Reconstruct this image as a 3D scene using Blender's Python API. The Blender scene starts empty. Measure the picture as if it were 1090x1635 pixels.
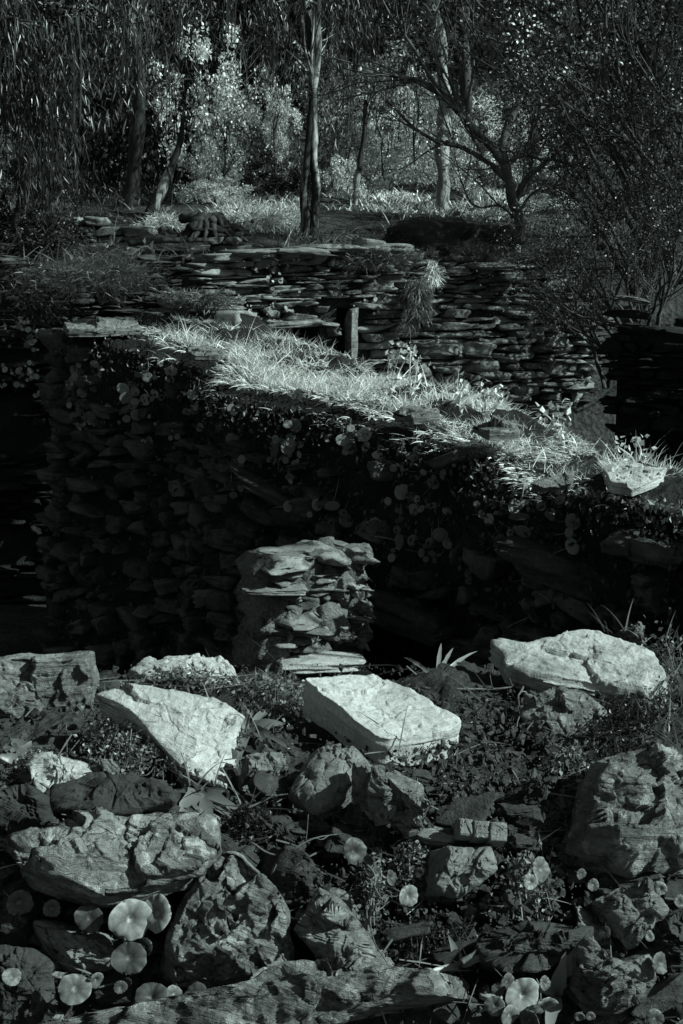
import bpy, math, numpy as np
from mathutils import Matrix, Vector
from math import radians, sin, cos, pi

# ------------------------------------------------------------------ camera, world, sun, exposure
SC = bpy.context.scene
CZ = 2.0
PITCH = radians(10)
F = 1635 * 50 / 36.0
cam_d = bpy.data.cameras.new('camera'); cam = bpy.data.objects.new('camera', cam_d)
SC.collection.objects.link(cam); SC.camera = cam
cam.location = (0, 0, CZ); cam.rotation_euler = (radians(90) - PITCH, 0, 0)
cam_d.sensor_fit = 'VERTICAL'; cam_d.sensor_height = 36; cam_d.lens = 50
cam_d.clip_start = 0.05; cam_d.clip_end = 500
cam_d.dof.use_dof = False

SUN = np.array([0.78, -0.29, 0.62]); SUN = SUN / np.linalg.norm(SUN)
elev = math.asin(SUN[2]); azim = math.atan2(SUN[0], SUN[1])
W = bpy.data.worlds.new('World'); SC.world = W; W.use_nodes = True
nt = W.node_tree; bg = nt.nodes['Background']
sky = nt.nodes.new('ShaderNodeTexSky'); sky.sky_type = 'NISHITA'; sky.sun_disc = False
sky.sun_elevation = elev; sky.sun_rotation = azim
bw = nt.nodes.new('ShaderNodeRGBToBW'); mx = nt.nodes.new('ShaderNodeMixRGB'); mx.blend_type = 'MULTIPLY'
mx.inputs[0].default_value = 1; mx.inputs[2].default_value = (0.79, 1.0, 0.93, 1)
nt.links.new(sky.outputs[0], bw.inputs[0]); nt.links.new(bw.outputs[0], mx.inputs[1])
nt.links.new(mx.outputs[0], bg.inputs[0]); bg.inputs[1].default_value = 0.05
sl = bpy.data.lights.new('sun', 'SUN'); sl.energy = 5.0; sl.angle = radians(0.5); sl.color = (0.82, 1.0, 0.93)
so = bpy.data.objects.new('sun', sl); SC.collection.objects.link(so)
so.rotation_euler = Vector(SUN).to_track_quat('Z', 'Y').to_euler()
SC.view_settings.view_transform = 'Standard'; SC.view_settings.look = 'None'
SC.view_settings.exposure = 0.38; SC.view_settings.gamma = 1
SC.render.engine = 'CYCLES'
SC.cycles.max_bounces = 4; SC.cycles.diffuse_bounces = 2; SC.cycles.transparent_max_bounces = 4

# ------------------------------------------------------------------ helpers
def nrm(v):
    v = np.asarray(v, float); return v / (np.linalg.norm(v, axis=-1, keepdims=True) + 1e-12)
def ray(u, v):
    x = (u - 545.0) / F; y = -(v - 817.5) / F
    return np.array([x, cos(PITCH) + y * sin(PITCH), -sin(PITCH) + y * cos(PITCH)])
def P(u, v, Y):
    d = ray(u, v); return np.array([0, 0, CZ]) + d / d[1] * Y
def lerp(a, b, t): return a + (b - a) * t
def sst(a, b, x):
    t = np.clip((x - a) / (b - a), 0, 1); return t * t * (3 - 2 * t)
_T = np.random.RandomState(7).uniform(-1, 1, 4096)
def noise3(p, seed=0):
    p = np.asarray(p, float); i = np.floor(p).astype(np.int64); f = p - i; u = f * f * (3 - 2 * f); r = 0
    for dx in (0, 1):
        for dy in (0, 1):
            for dz in (0, 1):
                h = ((i[..., 0] + dx) * 73856093) ^ ((i[..., 1] + dy) * 19349663) ^ ((i[..., 2] + dz) * 83492791) ^ (seed * 2654435)
                h = (h ^ (h >> 13)) * 1274126177; h = (h ^ (h >> 16)) & 4095
                r = r + _T[h] * (u[..., 0] if dx else 1 - u[..., 0]) * (u[..., 1] if dy else 1 - u[..., 1]) * (u[..., 2] if dz else 1 - u[..., 2])
    return r
def fbm(p, oct=4, seed=0, gain=0.5):
    a = 1; s = 0; p = np.asarray(p, float)
    for k in range(oct):
        s = s + a * noise3(p * 2.03 ** k + 17.3 * k, seed + k); a *= gain
    return s
def vecn(p, oct=3, seed=0):
    return np.stack([fbm(p + 31.7 * k, oct, seed + 11 * k) for k in range(3)], -1)

def mesh_raw(name, V, Fs, smooth=True, mat=None):
    """V (N,3); Fs list of (M,k) int arrays"""
    me = bpy.data.meshes.new(name); V = np.asarray(V, np.float32)
    Fs = [np.asarray(f, np.int32) for f in Fs if len(f)]
    me.vertices.add(len(V)); me.vertices.foreach_set('co', V.ravel())
    nl = sum(f.size for f in Fs); npoly = sum(len(f) for f in Fs)
    me.loops.add(nl); me.polygons.add(npoly)
    me.loops.foreach_set('vertex_index', np.concatenate([f.ravel() for f in Fs]))
    st = []; o = 0
    for f in Fs:
        st.append(o + np.arange(len(f)) * f.shape[1]); o += f.size
    me.polygons.foreach_set('loop_start', np.concatenate(st).astype(np.int32))
    me.update(calc_edges=True)
    me.polygons.foreach_set('use_smooth', np.full(npoly, smooth, bool))
    if mat: me.materials.append(mat)
    return me
def link(name, me, parent=None, loc=None, mw=None):
    o = bpy.data.objects.new(name, me); SC.collection.objects.link(o)
    if parent is not None: o.parent = parent
    if mw is not None: o.matrix_world = mw
    if loc is not None: o.location = loc
    return o
def tag(o, label=None, cat=None, group=None, kind=None):
    if label: o['label'] = label
    if cat: o['category'] = cat
    if group: o['group'] = group
    if kind: o['kind'] = kind
    return o
class MB:
    def __init__(s): s.V = []; s.F = {}; s.n = 0
    def add(s, V, Fs):
        s.V.append(np.asarray(V, float))
        for f in Fs:
            f = np.asarray(f)
            if len(f): s.F.setdefault(f.shape[1], []).append(f + s.n)
        s.n += len(V)
    def mesh(s, name, mat, smooth=True, origin=None):
        V = np.concatenate(s.V)
        if origin is not None: V = V - np.asarray(origin)
        return mesh_raw(name, V, [np.concatenate(v) for v in s.F.values()], smooth, mat)
    def build(s, name, mat, parent=None, smooth=True, origin=None):
        """origin: world origin of the object (vertices are world coordinates); with a parent the origin is that of the parent"""
        me = s.mesh(name, mat, smooth, origin)
        return link(name, me, parent, loc=tuple(origin) if (origin is not None and parent is None) else None)

def tube(mb, pts, rad, k=6, cap=True, rough=0, seed=0):
    pts = np.asarray(pts, float); n = len(pts); rad = np.broadcast_to(np.asarray(rad, float), (n,))
    t = nrm(np.gradient(pts, axis=0))
    ref = np.array([0.13, 0.97, 0.2]) if abs(t[0][1]) < 0.8 else np.array([1., 0, 0.1])
    a = nrm(np.cross(t, ref)); b = np.cross(t, a)
    th = np.arange(k) * 2 * pi / k
    V = pts[:, None] + rad[:, None, None] * (np.cos(th)[None, :, None] * a[:, None] + np.sin(th)[None, :, None] * b[:, None])
    if rough:
        d = fbm(V.reshape(-1, 3) * rough[0], 3, seed).reshape(n, k, 1)
        V = V + (V - pts[:, None]) * d * rough[1]
    i = np.arange(n - 1)[:, None] * k; j = np.arange(k)[None]; j2 = (j + 1) % k
    Fq = np.stack([i + j, i + j2, i + k + j2, i + k + j], -1).reshape(-1, 4)
    V = V.reshape(-1, 3); fs = [Fq]
    if cap:
        V = np.vstack([V, pts[-1:], pts[:1]]); m = n * k; jj = np.arange(k)
        fs.append(np.stack([(n - 1) * k + jj, (n - 1) * k + (jj + 1) % k, np.full(k, m)], -1))
        fs.append(np.stack([(jj + 1) % k, jj, np.full(k, m + 1)], -1))
    mb.add(V, fs)
def smooth_path(pts, n):
    """Catmull-Rom through pts"""
    p = np.asarray(pts, float); p = np.vstack([2 * p[0] - p[1], p, 2 * p[-1] - p[-2]]); out = []
    T = np.linspace(0, len(p) - 3 - 1e-6, n)
    for t in T:
        i = int(t); f = t - i; a, b, c, d = p[i:i + 4]
        out.append(0.5 * (2 * b + (c - a) * f + (2 * a - 5 * b + 4 * c - d) * f * f + (3 * b - a - 3 * c + d) * f ** 3))
    return np.array(out)
def blades(mb, base, direc, length, width, curl, rng, seg=4, face=None):
    """many grass blades: base (N,3), direc (N,3) start direction, curl: how far they droop"""
    N = len(base); direc = nrm(direc); length = np.broadcast_to(length, (N,)); width = np.broadcast_to(width, (N,)); curl = np.broadcast_to(curl, (N,))
    hz = direc.copy(); hz[:, 2] = 0; hz = nrm(hz + rng.normal(0, .05, (N, 3)) * [1, 1, 0])
    side = nrm(np.cross(direc, rng.normal(0, 1, (N, 3))))
    rows = []; p = base.copy(); d = direc.copy()
    for s in range(seg + 1):
        t = s / seg; w = width * (1 - t ** 1.6) * 0.5 + width * .03
        if s == 0: w = width * .35
        rows.append(p - side * w[:, None]); rows.append(p + side * w[:, None])
        d = nrm(d + curl[:, None] * (hz * .45 + np.array([0, 0, -1.0]) * (.25 + t)) / seg)
        p = p + d * (length / seg)[:, None]
    V = np.stack(rows, 1).reshape(-1, 3); m = 2 * (seg + 1)
    i = (np.arange(N) * m)[:, None] + (np.arange(seg) * 2)[None]
    mb.add(V, [np.stack([i, i + 1, i + 3, i + 2], -1).reshape(-1, 4)])
def leafcloud(mb, pts, size, aspect, rng, down=0.0, fold=.25):
    """one folded diamond leaf per point"""
    N = len(pts)
    a = nrm(rng.normal(0, 1, (N, 3)) + np.array([0, 0, -1.0]) * down * 3)
    s = nrm(np.cross(a, rng.normal(0, 1, (N, 3)))); n = np.cross(a, s)
    L = (size * rng.uniform(.6, 1.3, N))[:, None]; w = L * aspect * .5
    V = np.stack([pts, pts + a * L * .42 + s * w + n * w * fold, pts + a * L, pts + a * L * .42 - s * w + n * w * fold], 1).reshape(-1, 3)
    i = (np.arange(N) * 4)[:, None]
    mb.add(V, [np.hstack([i, i + 1, i + 2, i + 3])])
def _cube(n):
    g = np.linspace(-1, 1, n); V = []; Fc = []; o = 0
    for ax in range(3):
        for sg in (-1, 1):
            A, B = np.meshgrid(g, g, indexing='ij'); p = np.zeros((n * n, 3)); p[:, ax] = sg
            p[:, (ax + 1) % 3] = A.ravel(); p[:, (ax + 2) % 3] = B.ravel() * sg
            V.append(p); i = (np.arange(n - 1)[:, None] * n + np.arange(n - 1)[None]).ravel() + o
            Fc.append(np.stack([i, i + n, i + n + 1, i + 1], -1)); o += n * n
    V = np.vstack(V); Fc = np.vstack(Fc)
    key = np.round(V * 1000).astype(int); uq, idx, inv = np.unique(key, axis=0, return_index=True, return_inverse=True)
    return V[idx], inv.ravel()[Fc]
CUBE = {n: _cube(n) for n in (3, 4, 6, 8, 14)}
def stone(mb, c, size, ax, rng, n=6, rnd=.45, amp=.12):
    rnd = rnd * .5
    """an irregular quarried stone; ax rows = local x,y,z axes in the world"""
    V, Fc = CUBE[n]; size = np.asarray(size, float) / 2
    q = V * (1 - rnd) + nrm(V) * rnd * 1.15
    k = rng.uniform(-.3, .3, 6)
    q = q.copy(); q[:, 0] *= 1 + k[0] * q[:, 2] + k[1] * q[:, 1]; q[:, 2] *= 1 + k[2] * q[:, 0]; q[:, 2] += k[3] * .6 * q[:, 0]; q[:, 1] *= 1 + k[4] * q[:, 0]
    off = rng.uniform(0, 90, 3)
    q = q + amp * vecn(q * 1.1 + off, 3, 3) * np.array([1, 1, .9]) 
    q[:, :2] *= (1 + .16 * noise3(np.stack([q[:, 2] * 3.2, q[:, 0] * .4, q[:, 1] * .4], -1) + off, 5))[:, None]
    for _ in range(5 if n > 4 else 2):
        pnv = nrm(rng.normal(0, 1, 3)); dd = q @ pnv; ex = np.maximum(dd - dd.max() * rng.uniform(.62, .92), 0); q = q - pnv * ex[:, None]
    if n > 6: q = q + .03 * vecn(q * 4 + off, 2, 7)
    mb.add(np.asarray(c) + (q * size) @ np.asarray(ax), [Fc])

# ------------------------------------------------------------------ materials
class NT:
    def __init__(s, name):
        s.m = bpy.data.materials.new(name); s.m.use_nodes = True; s.t = s.m.node_tree; s.t.nodes.clear()
        s.out = s.n('OutputMaterial')
    def n(s, typ, **kw):
        x = s.t.nodes.new('ShaderNode' + typ)
        for k, v in kw.items():
            if hasattr(x, k): setattr(x, k, v)
            else: x.inputs[k].default_value = v
        return x
    def l(s, a, b): s.t.links.new(a, b)
    def coords(s, scale=(1, 1, 1), kind='Object', warp=0):
        tc = s.n('TexCoord'); mp = s.n('Mapping'); mp.inputs['Scale'].default_value = scale
        s.l(tc.outputs[kind], mp.inputs[0]); return mp.outputs[0]
    def noise(s, vec, scale, detail=5, rough=.6, dist=0):
        x = s.n('TexNoise'); x.inputs['Scale'].default_value = scale; x.inputs['Detail'].default_value = detail
        x.inputs['Roughness'].default_value = rough; x.inputs['Distortion'].default_value = dist; s.l(vec, x.inputs['Vector']); return x.outputs[0]
    def ramp(s, fac, stops):
        r = s.n('ValToRGB'); e = r.color_ramp.elements
        while len(e) < len(stops): e.new(.5)
        for el, (p, c) in zip(e, stops):
            el.position = p; el.color = (c, c, c, 1) if np.isscalar(c) else tuple(c) + (1,)
        s.l(fac, r.inputs[0]); return r.outputs[0]
    def mix(s, mode, fac, a, b):
        x = s.n('MixRGB'); x.blend_type = mode
        for inp, v in ((0, fac), (1, a), (2, b)):
            if isinstance(v, bpy.types.NodeSocket): s.l(v, x.inputs[inp])
            else: x.inputs[inp].default_value = v if inp == 0 else ((v, v, v, 1) if np.isscalar(v) else v)
        return x.outputs[0]
    def math(s, op, a, b=0):
        x = s.n('Math'); x.operation = op
        for i, v in enumerate((a, b)):
            if isinstance(v, bpy.types.NodeSocket): s.l(v, x.inputs[i])
            else: x.inputs[i].default_value = v
        return x.outputs[0]
def rock_mat(name, base, lo=.45, hi=1.35, strata=1.0, bump=1.0, spots=.3, rough=.85, sc=1.0):
    N = NT(name); co = N.coords(); inf = N.n('ObjectInfo')
    ad = N.n('VectorMath'); ad.operation = 'ADD'; N.l(co, ad.inputs[0])
    mu = N.n('VectorMath'); mu.operation = 'SCALE'; mu.inputs[0].default_value = (13, 29, 7); N.l(inf.outputs['Random'], mu.inputs['Scale']); N.l(mu.outputs[0], ad.inputs[1]); co = ad.outputs[0]
    a = N.noise(co, 9 * sc, 8, .68, .4); c1 = N.ramp(a, [(.30, lo), (.5, .95), (.72, hi)])
    ms = N.n('Mapping'); ms.inputs['Scale'].default_value = (4, 4, 60); ms.inputs['Rotation'].default_value = (.06, .05, 0); N.l(co, ms.inputs[0])
    st = N.noise(ms.outputs[0], 1.6 * sc, 6, .7, .3); c2 = N.ramp(st, [(.32, 1 - .55 * strata), (.5, 1), (.7, 1.12)])
    fine = N.noise(co, 130 * sc, 4, .75); c3 = N.ramp(fine, [(.3, .7), (.65, 1.2)])
    vo = N.n('TexVoronoi'); vo.inputs['Scale'].default_value = 38 * sc; N.l(co, vo.inputs['Vector'])
    patch = N.noise(co, 24 * sc, 7, .75, .3); pm = N.ramp(patch, [(.54, 0), (.61, 1)])
    c = N.mix('MULTIPLY', 1, c1, c2); c = N.mix('MULTIPLY', 1, c, c3)
    g = N.n('NewGeometry'); ri = N.ramp(g.outputs['Random Per Island'], [(0, .5), (1, 1.4)]); c = N.mix('MULTIPLY', 1, c, ri)
    bc = N.mix('MULTIPLY', 1, c, base)
    lich_fleck = N.mix('MIX', N.math('MULTIPLY', pm, spots), bc, N.mix('MULTIPLY', 1, c3, min(.62, base * 2.0)))  # lichen spots that also paint sunlit flecks onto the rock
    dk = N.ramp(N.noise(co, 22 * sc, 6, .75, .8), [(.30, 0), (.40, 1)]); fin = N.mix('MULTIPLY', .7, lich_fleck, dk)
    b = N.n('BsdfPrincipled'); N.l(fin, b.inputs['Base Color']); b.inputs['Roughness'].default_value = rough; b.inputs['Specular IOR Level'].default_value = .25
    h = N.math('ADD', N.math('MULTIPLY', st, .8 * strata), N.math('ADD', N.math('MULTIPLY', a, 1.0), N.math('MULTIPLY', fine, .25)))
    h = N.math('ADD', h, N.math('MULTIPLY', dk, .25))
    bp = N.n('Bump'); bp.inputs['Strength'].default_value = .85 * bump; bp.inputs['Distance'].default_value = .014; N.l(h, bp.inputs['Height']); N.l(bp.outputs[0], b.inputs['Normal'])
    N.l(b.outputs[0], N.out.inputs[0]); return N.m
def soil_mat(name, base, sc=1, bump=1):
    N = NT(name); co = N.coords()
    a = N.noise(co, 6 * sc, 8, .7); f = N.noise(co, 70 * sc, 6, .75); vo = N.n('TexVoronoi'); vo.inputs['Scale'].default_value = 90 * sc; N.l(co, vo.inputs['Vector'])
    c = N.mix('MULTIPLY', 1, N.ramp(a, [(.3, .45), (.7, 1.5)]), N.ramp(f, [(.3, .4), (.7, 1.6)])); c = N.mix('MULTIPLY', 1, c, base)
    b = N.n('BsdfPrincipled'); N.l(c, b.inputs['Base Color']); b.inputs['Roughness'].default_value = .95; b.inputs['Specular IOR Level'].default_value = .1
    h = N.math('ADD', N.math('ADD', f, N.math('MULTIPLY', a, 1.5)), N.math('MULTIPLY', vo.outputs[0], .6))
    bp = N.n('Bump'); bp.inputs['Strength'].default_value = .8 * bump; bp.inputs['Distance'].default_value = .015 / sc; N.l(h, bp.inputs['Height']); N.l(bp.outputs[0], b.inputs['Normal'])
    N.l(b.outputs[0], N.out.inputs[0]); return N.m
def leaf_mat(name, base, trans=.35, var=.5, clump=None, gloss=.04):
    N = NT(name); g = N.n('NewGeometry')
    v = N.ramp(g.outputs['Random Per Island'], [(0, 1 - var), (.6, 1), (1, 1 + var * 1.3)])
    c = N.mix('MULTIPLY', 1, v, base)
    if clump:
        co = N.coords(); c = N.mix('MULTIPLY', 1, c, N.ramp(N.noise(co, clump, 4, .6), [(.35, .35), (.65, 1.5)]))
    d = N.n('BsdfDiffuse'); t = N.n('BsdfTranslucent'); N.l(c, d.inputs[0]); N.l(c, t.inputs[0])
    m = N.n('MixShader'); m.inputs[0].default_value = trans; N.l(d.outputs[0], m.inputs[1]); N.l(t.outputs[0], m.inputs[2])
    gl = N.n('BsdfGlossy'); gl.inputs['Roughness'].default_value = .38; gl.inputs[0].default_value = (.8, .8, .8, 1)
    m2 = N.n('MixShader'); m2.inputs[0].default_value = gloss; N.l(m.outputs[0], m2.inputs[1]); N.l(gl.outputs[0], m2.inputs[2])
    N.l(m2.outputs[0], N.out.inputs[0]); return N.m
def bark_mat(name, base, patch=.5, sc=1, brk=.44):
    N = NT(name); co = N.coords((1, 1, .18))
    a = N.noise(co, 6 * sc, 6, .6, .6); f = N.noise(co, 45 * sc, 5, .7)
    c = N.mix('MULTIPLY', 1, N.ramp(a, [(brk, 1 - patch), (brk + .09, 1.2)]), N.ramp(f, [(.3, .6), (.7, 1.3)])); c = N.mix('MULTIPLY', 1, c, base)
    b = N.n('BsdfPrincipled'); N.l(c, b.inputs['Base Color']); b.inputs['Roughness'].default_value = .85; b.inputs['Specular IOR Level'].default_value = .2
    bp = N.n('Bump'); bp.inputs['Strength'].default_value = .7; bp.inputs['Distance'].default_value = .02 / sc; N.l(N.math('ADD', a, N.math('MULTIPLY', f, .5)), bp.inputs['Height']); N.l(bp.outputs[0], b.inputs['Normal'])
    N.l(b.outputs[0], N.out.inputs[0]); return N.m
def penny_mat(name, base):
    """round leaf with a pale navel, a darker ring and faint veins"""
    N = NT(name); co = N.coords(); ln = N.n('VectorMath'); ln.operation = 'LENGTH'; N.l(co, ln.inputs[0])
    c = N.ramp(ln.outputs['Value'], [(0, 1.9), (.14, 1.5), (.26, .6), (.55, .95), (.9, 1.15), (1.0, 1.5)])
    sp = N.n('SeparateXYZ'); N.l(co, sp.inputs[0]); an = N.math('ARCTAN2', sp.outputs[0], sp.outputs[1]); ve = N.math('SINE', N.math('MULTIPLY', an, 11))
    c = N.mix('MULTIPLY', 1, c, N.ramp(N.math('ADD', N.math('MULTIPLY', ve, .5), .5), [(0, .88), (1, 1.05)]))
    c = N.mix('MULTIPLY', 1, c, N.ramp(N.noise(co, 3.0, 5, .65), [(.3, .6), (.7, 1.3)])); c = N.mix('MULTIPLY', 1, c, base); oi = N.n('ObjectInfo'); c = N.mix('MULTIPLY', 1, c, N.ramp(oi.outputs['Random'], [(0, .35), (.6, .8), (1, 1.5)]))
    b = N.n('BsdfPrincipled'); N.l(c, b.inputs['Base Color']); b.inputs['Roughness'].default_value = .5; b.inputs['Specular IOR Level'].default_value = .35
    t = N.n('BsdfTranslucent'); N.l(c, t.inputs[0]); m = N.n('MixShader'); m.inputs[0].default_value = .2; N.l(b.outputs[0], m.inputs[1]); N.l(t.outputs[0], m.inputs[2])
    N.l(m.outputs[0], N.out.inputs[0]); return N.m

M = {}
M['pale'] = rock_mat('pale_schist', .50, .4, 1.2, .6, 1.0, .15)
M['block'] = rock_mat('pale_cut_stone', .53, .8, 1.1, .12, .55, .08, sc=1.4)
M['mid'] = rock_mat('grey_schist', .19, .3, 1.5, .9, 1.2, .5)
M['lichen'] = rock_mat('lichened_schist', .22, .25, 1.7, .95, 1.6, .7)
M['smooth'] = rock_mat('smooth_slate', .20, .6, 1.25, .5, .6, .1)
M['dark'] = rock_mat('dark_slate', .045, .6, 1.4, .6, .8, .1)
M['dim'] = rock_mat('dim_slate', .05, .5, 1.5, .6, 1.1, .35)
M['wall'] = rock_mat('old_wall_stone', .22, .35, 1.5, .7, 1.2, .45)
M['wallface'] = rock_mat('mossy_shade_stone', .06, .4, 1.5, .5, 1.2, .4)  # mossy stone, darkened further so its colour carries the wall's shade
M['pier'] = rock_mat('pier_stone', .21, .35, 1.35, .6, 1.3, .4)
M['soil'] = soil_mat('soil', .045, 1)
M['soil_dark'] = soil_mat('mossy_shade_soil', .022, 1)  # mossy soil with deep shade put into the colour
M['mortar'] = soil_mat('crumbling_mortar', .14, 1.2)
M['forest'] = soil_mat('forest_floor', .05, .3)
M['grass'] = leaf_mat('dry_pale_grass', .72, .4, .6)
M['grass_dim'] = leaf_mat('green_grass', .16, .4, .5)
M['litter'] = leaf_mat('dry_litter', .16, .2, .6)
M['leaf_dark'] = leaf_mat('dark_leaves', .025, .3, .6)  # woodland shade put into the leaf colour
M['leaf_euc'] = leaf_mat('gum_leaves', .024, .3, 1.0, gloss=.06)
M['leaf_sun_tone'] = leaf_mat('sun_toned_leaves', .74, .42, .7, gloss=.08)  # sunlight on foliage patches painted in as near-white leaf colour
M['leaf_mid'] = leaf_mat('mid_leaves', .20, .4, .6)
M['leaf_thicket'] = leaf_mat('thicket_leaves', .09, .3, .9)  # darker version of the mid leaves, thicket shade put into the colour
M['leaf_bush'] = leaf_mat('bush_leaves', .07, .3, .6)
M['leaf_small'] = leaf_mat('small_weed_leaves', .15, .3, .6)
M['succulent'] = leaf_mat('broad_weed_leaves', .22, .25, .3)
M['bark_euc'] = bark_mat('peeling_sun_patch_bark', .34, .90, brk=.55)  # peeling bark whose pale patches also paint sunlight on the stems
M['bark_pale'] = bark_mat('pale_smooth_bark', .30, .30)
M['bark_dark'] = bark_mat('dark_bark', .06, .4)
M['twig'] = bark_mat('twig_bark', .11, .3, 3)
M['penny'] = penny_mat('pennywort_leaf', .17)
M['penny_shade'] = penny_mat('pennywort_leaf_shade', .08)  # same leaf again, its shade put in as a darker colour

# ------------------------------------------------------------------ ground sheet
def terrain(x, y):
    """height relative to the camera"""
    yy = [-30, 1.0, 1.5, 2.4, 3.2, 9.6, 10.9, 12.5, 15, 18, 22, 27, 34, 46, 70, 140]
    zz = [-1.7, -1.65, -1.7, -1.9, -1.95, -1.95, -0.10, 0.0, .30, .72, 1.15, 2.4, 5.6, 12, 22, 40]
    z = np.interp(y, yy, zz)
    z = z + .9 * sst(20, 40, y) * fbm(np.stack([x * .12, y * .12, x * 0], -1), 3, 4) + .12 * fbm(np.stack([x * .7, y * .7, x * 0], -1), 3, 9) * sst(10.5, 14, y)
    return z
def tz(x, y): return float(terrain(np.array([x]), np.array([y]))[0]) + CZ
xs = np.concatenate([np.linspace(-90, -12, 22), np.linspace(-11.7, 12, 110), np.linspace(14, 90, 22)])
ys = np.concatenate([np.linspace(-30, 0.5, 10), np.linspace(1, 32, 190), np.linspace(33, 140, 50)])
X, Y = np.meshgrid(xs, ys); Z = terrain(X, Y) + CZ
nx = len(xs); ny = len(ys); i = (np.arange(ny - 1)[:, None] * nx + np.arange(nx - 1)[None]).ravel()
g = link('ground', mesh_raw('ground', np.stack([X, Y, Z], -1).reshape(-1, 3), [np.stack([i, i + 1, i + nx + 1, i + nx], -1)], True, M['forest']))
tag(g, 'dark forest floor rising into a wooded hillside', kind='structure')

# ------------------------------------------------------------------ foreground bank
PROF = np.array([(1.30, -1.72), (1.42, -1.40), (1.50, -1.12), (1.60, -.93), (1.66, -.86), (1.76, -.775), (1.86, -.705), (2.0, -.695), (2.2, -.70), (2.42, -.71), (2.52, -.80), (2.60, -1.1), (2.70, -1.6), (2.8, -1.98)])
def prof_hit(u, v):
    d = ray(u, v); k = d[2] / d[1]
    for a, b in zip(PROF[:-1], PROF[1:]):
        # a + t (b-a): z = k y
        den = (b[1] - a[1]) - k * (b[0] - a[0])
        if abs(den) < 1e-9: continue
        t = (k * a[0] - a[1]) / den
        if -1e-6 <= t <= 1 + 1e-6: return a[0] + t * (b[0] - a[0])
    return 2.42
def FP(u, v, off=0.0):
    """point on the bank under pixel, pulled off metres towards the camera"""
    return P(u, v, prof_hit(u, v) - off)
pp = smooth_path(np.column_stack([np.zeros(len(PROF)), PROF]), 260)[:, 1:]
tt = nrm(np.gradient(pp, axis=0)); pn = np.stack([-tt[:, 1], tt[:, 0]], -1)
fx = np.linspace(-1.6, 1.6, 520)
B = np.zeros((len(pp), len(fx), 3)); B[..., 0] = fx[None]; B[..., 1] = pp[:, None, 0]; B[..., 2] = pp[:, None, 1] + CZ
d = .035 * fbm(B * 5, 3, 21) + .014 * fbm(B * 22, 3, 22) + .006 * fbm(B * 80, 2, 23) - .02
B[..., 1] += d * pn[:, None, 0]; B[..., 2] += d * pn[:, None, 1]
nn = len(fx); i = (np.arange(len(pp) - 1)[:, None] * nn + np.arange(nn - 1)[None]).ravel()
bank = link('earth_bank', mesh_raw('earth_bank', B.reshape(-1, 3), [np.stack([i, i + 1, i + nn + 1, i + nn], -1)], True, M['soil']))
tag(bank, 'dark earth and rubble core of the ruined wall in front', kind='structure')

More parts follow.
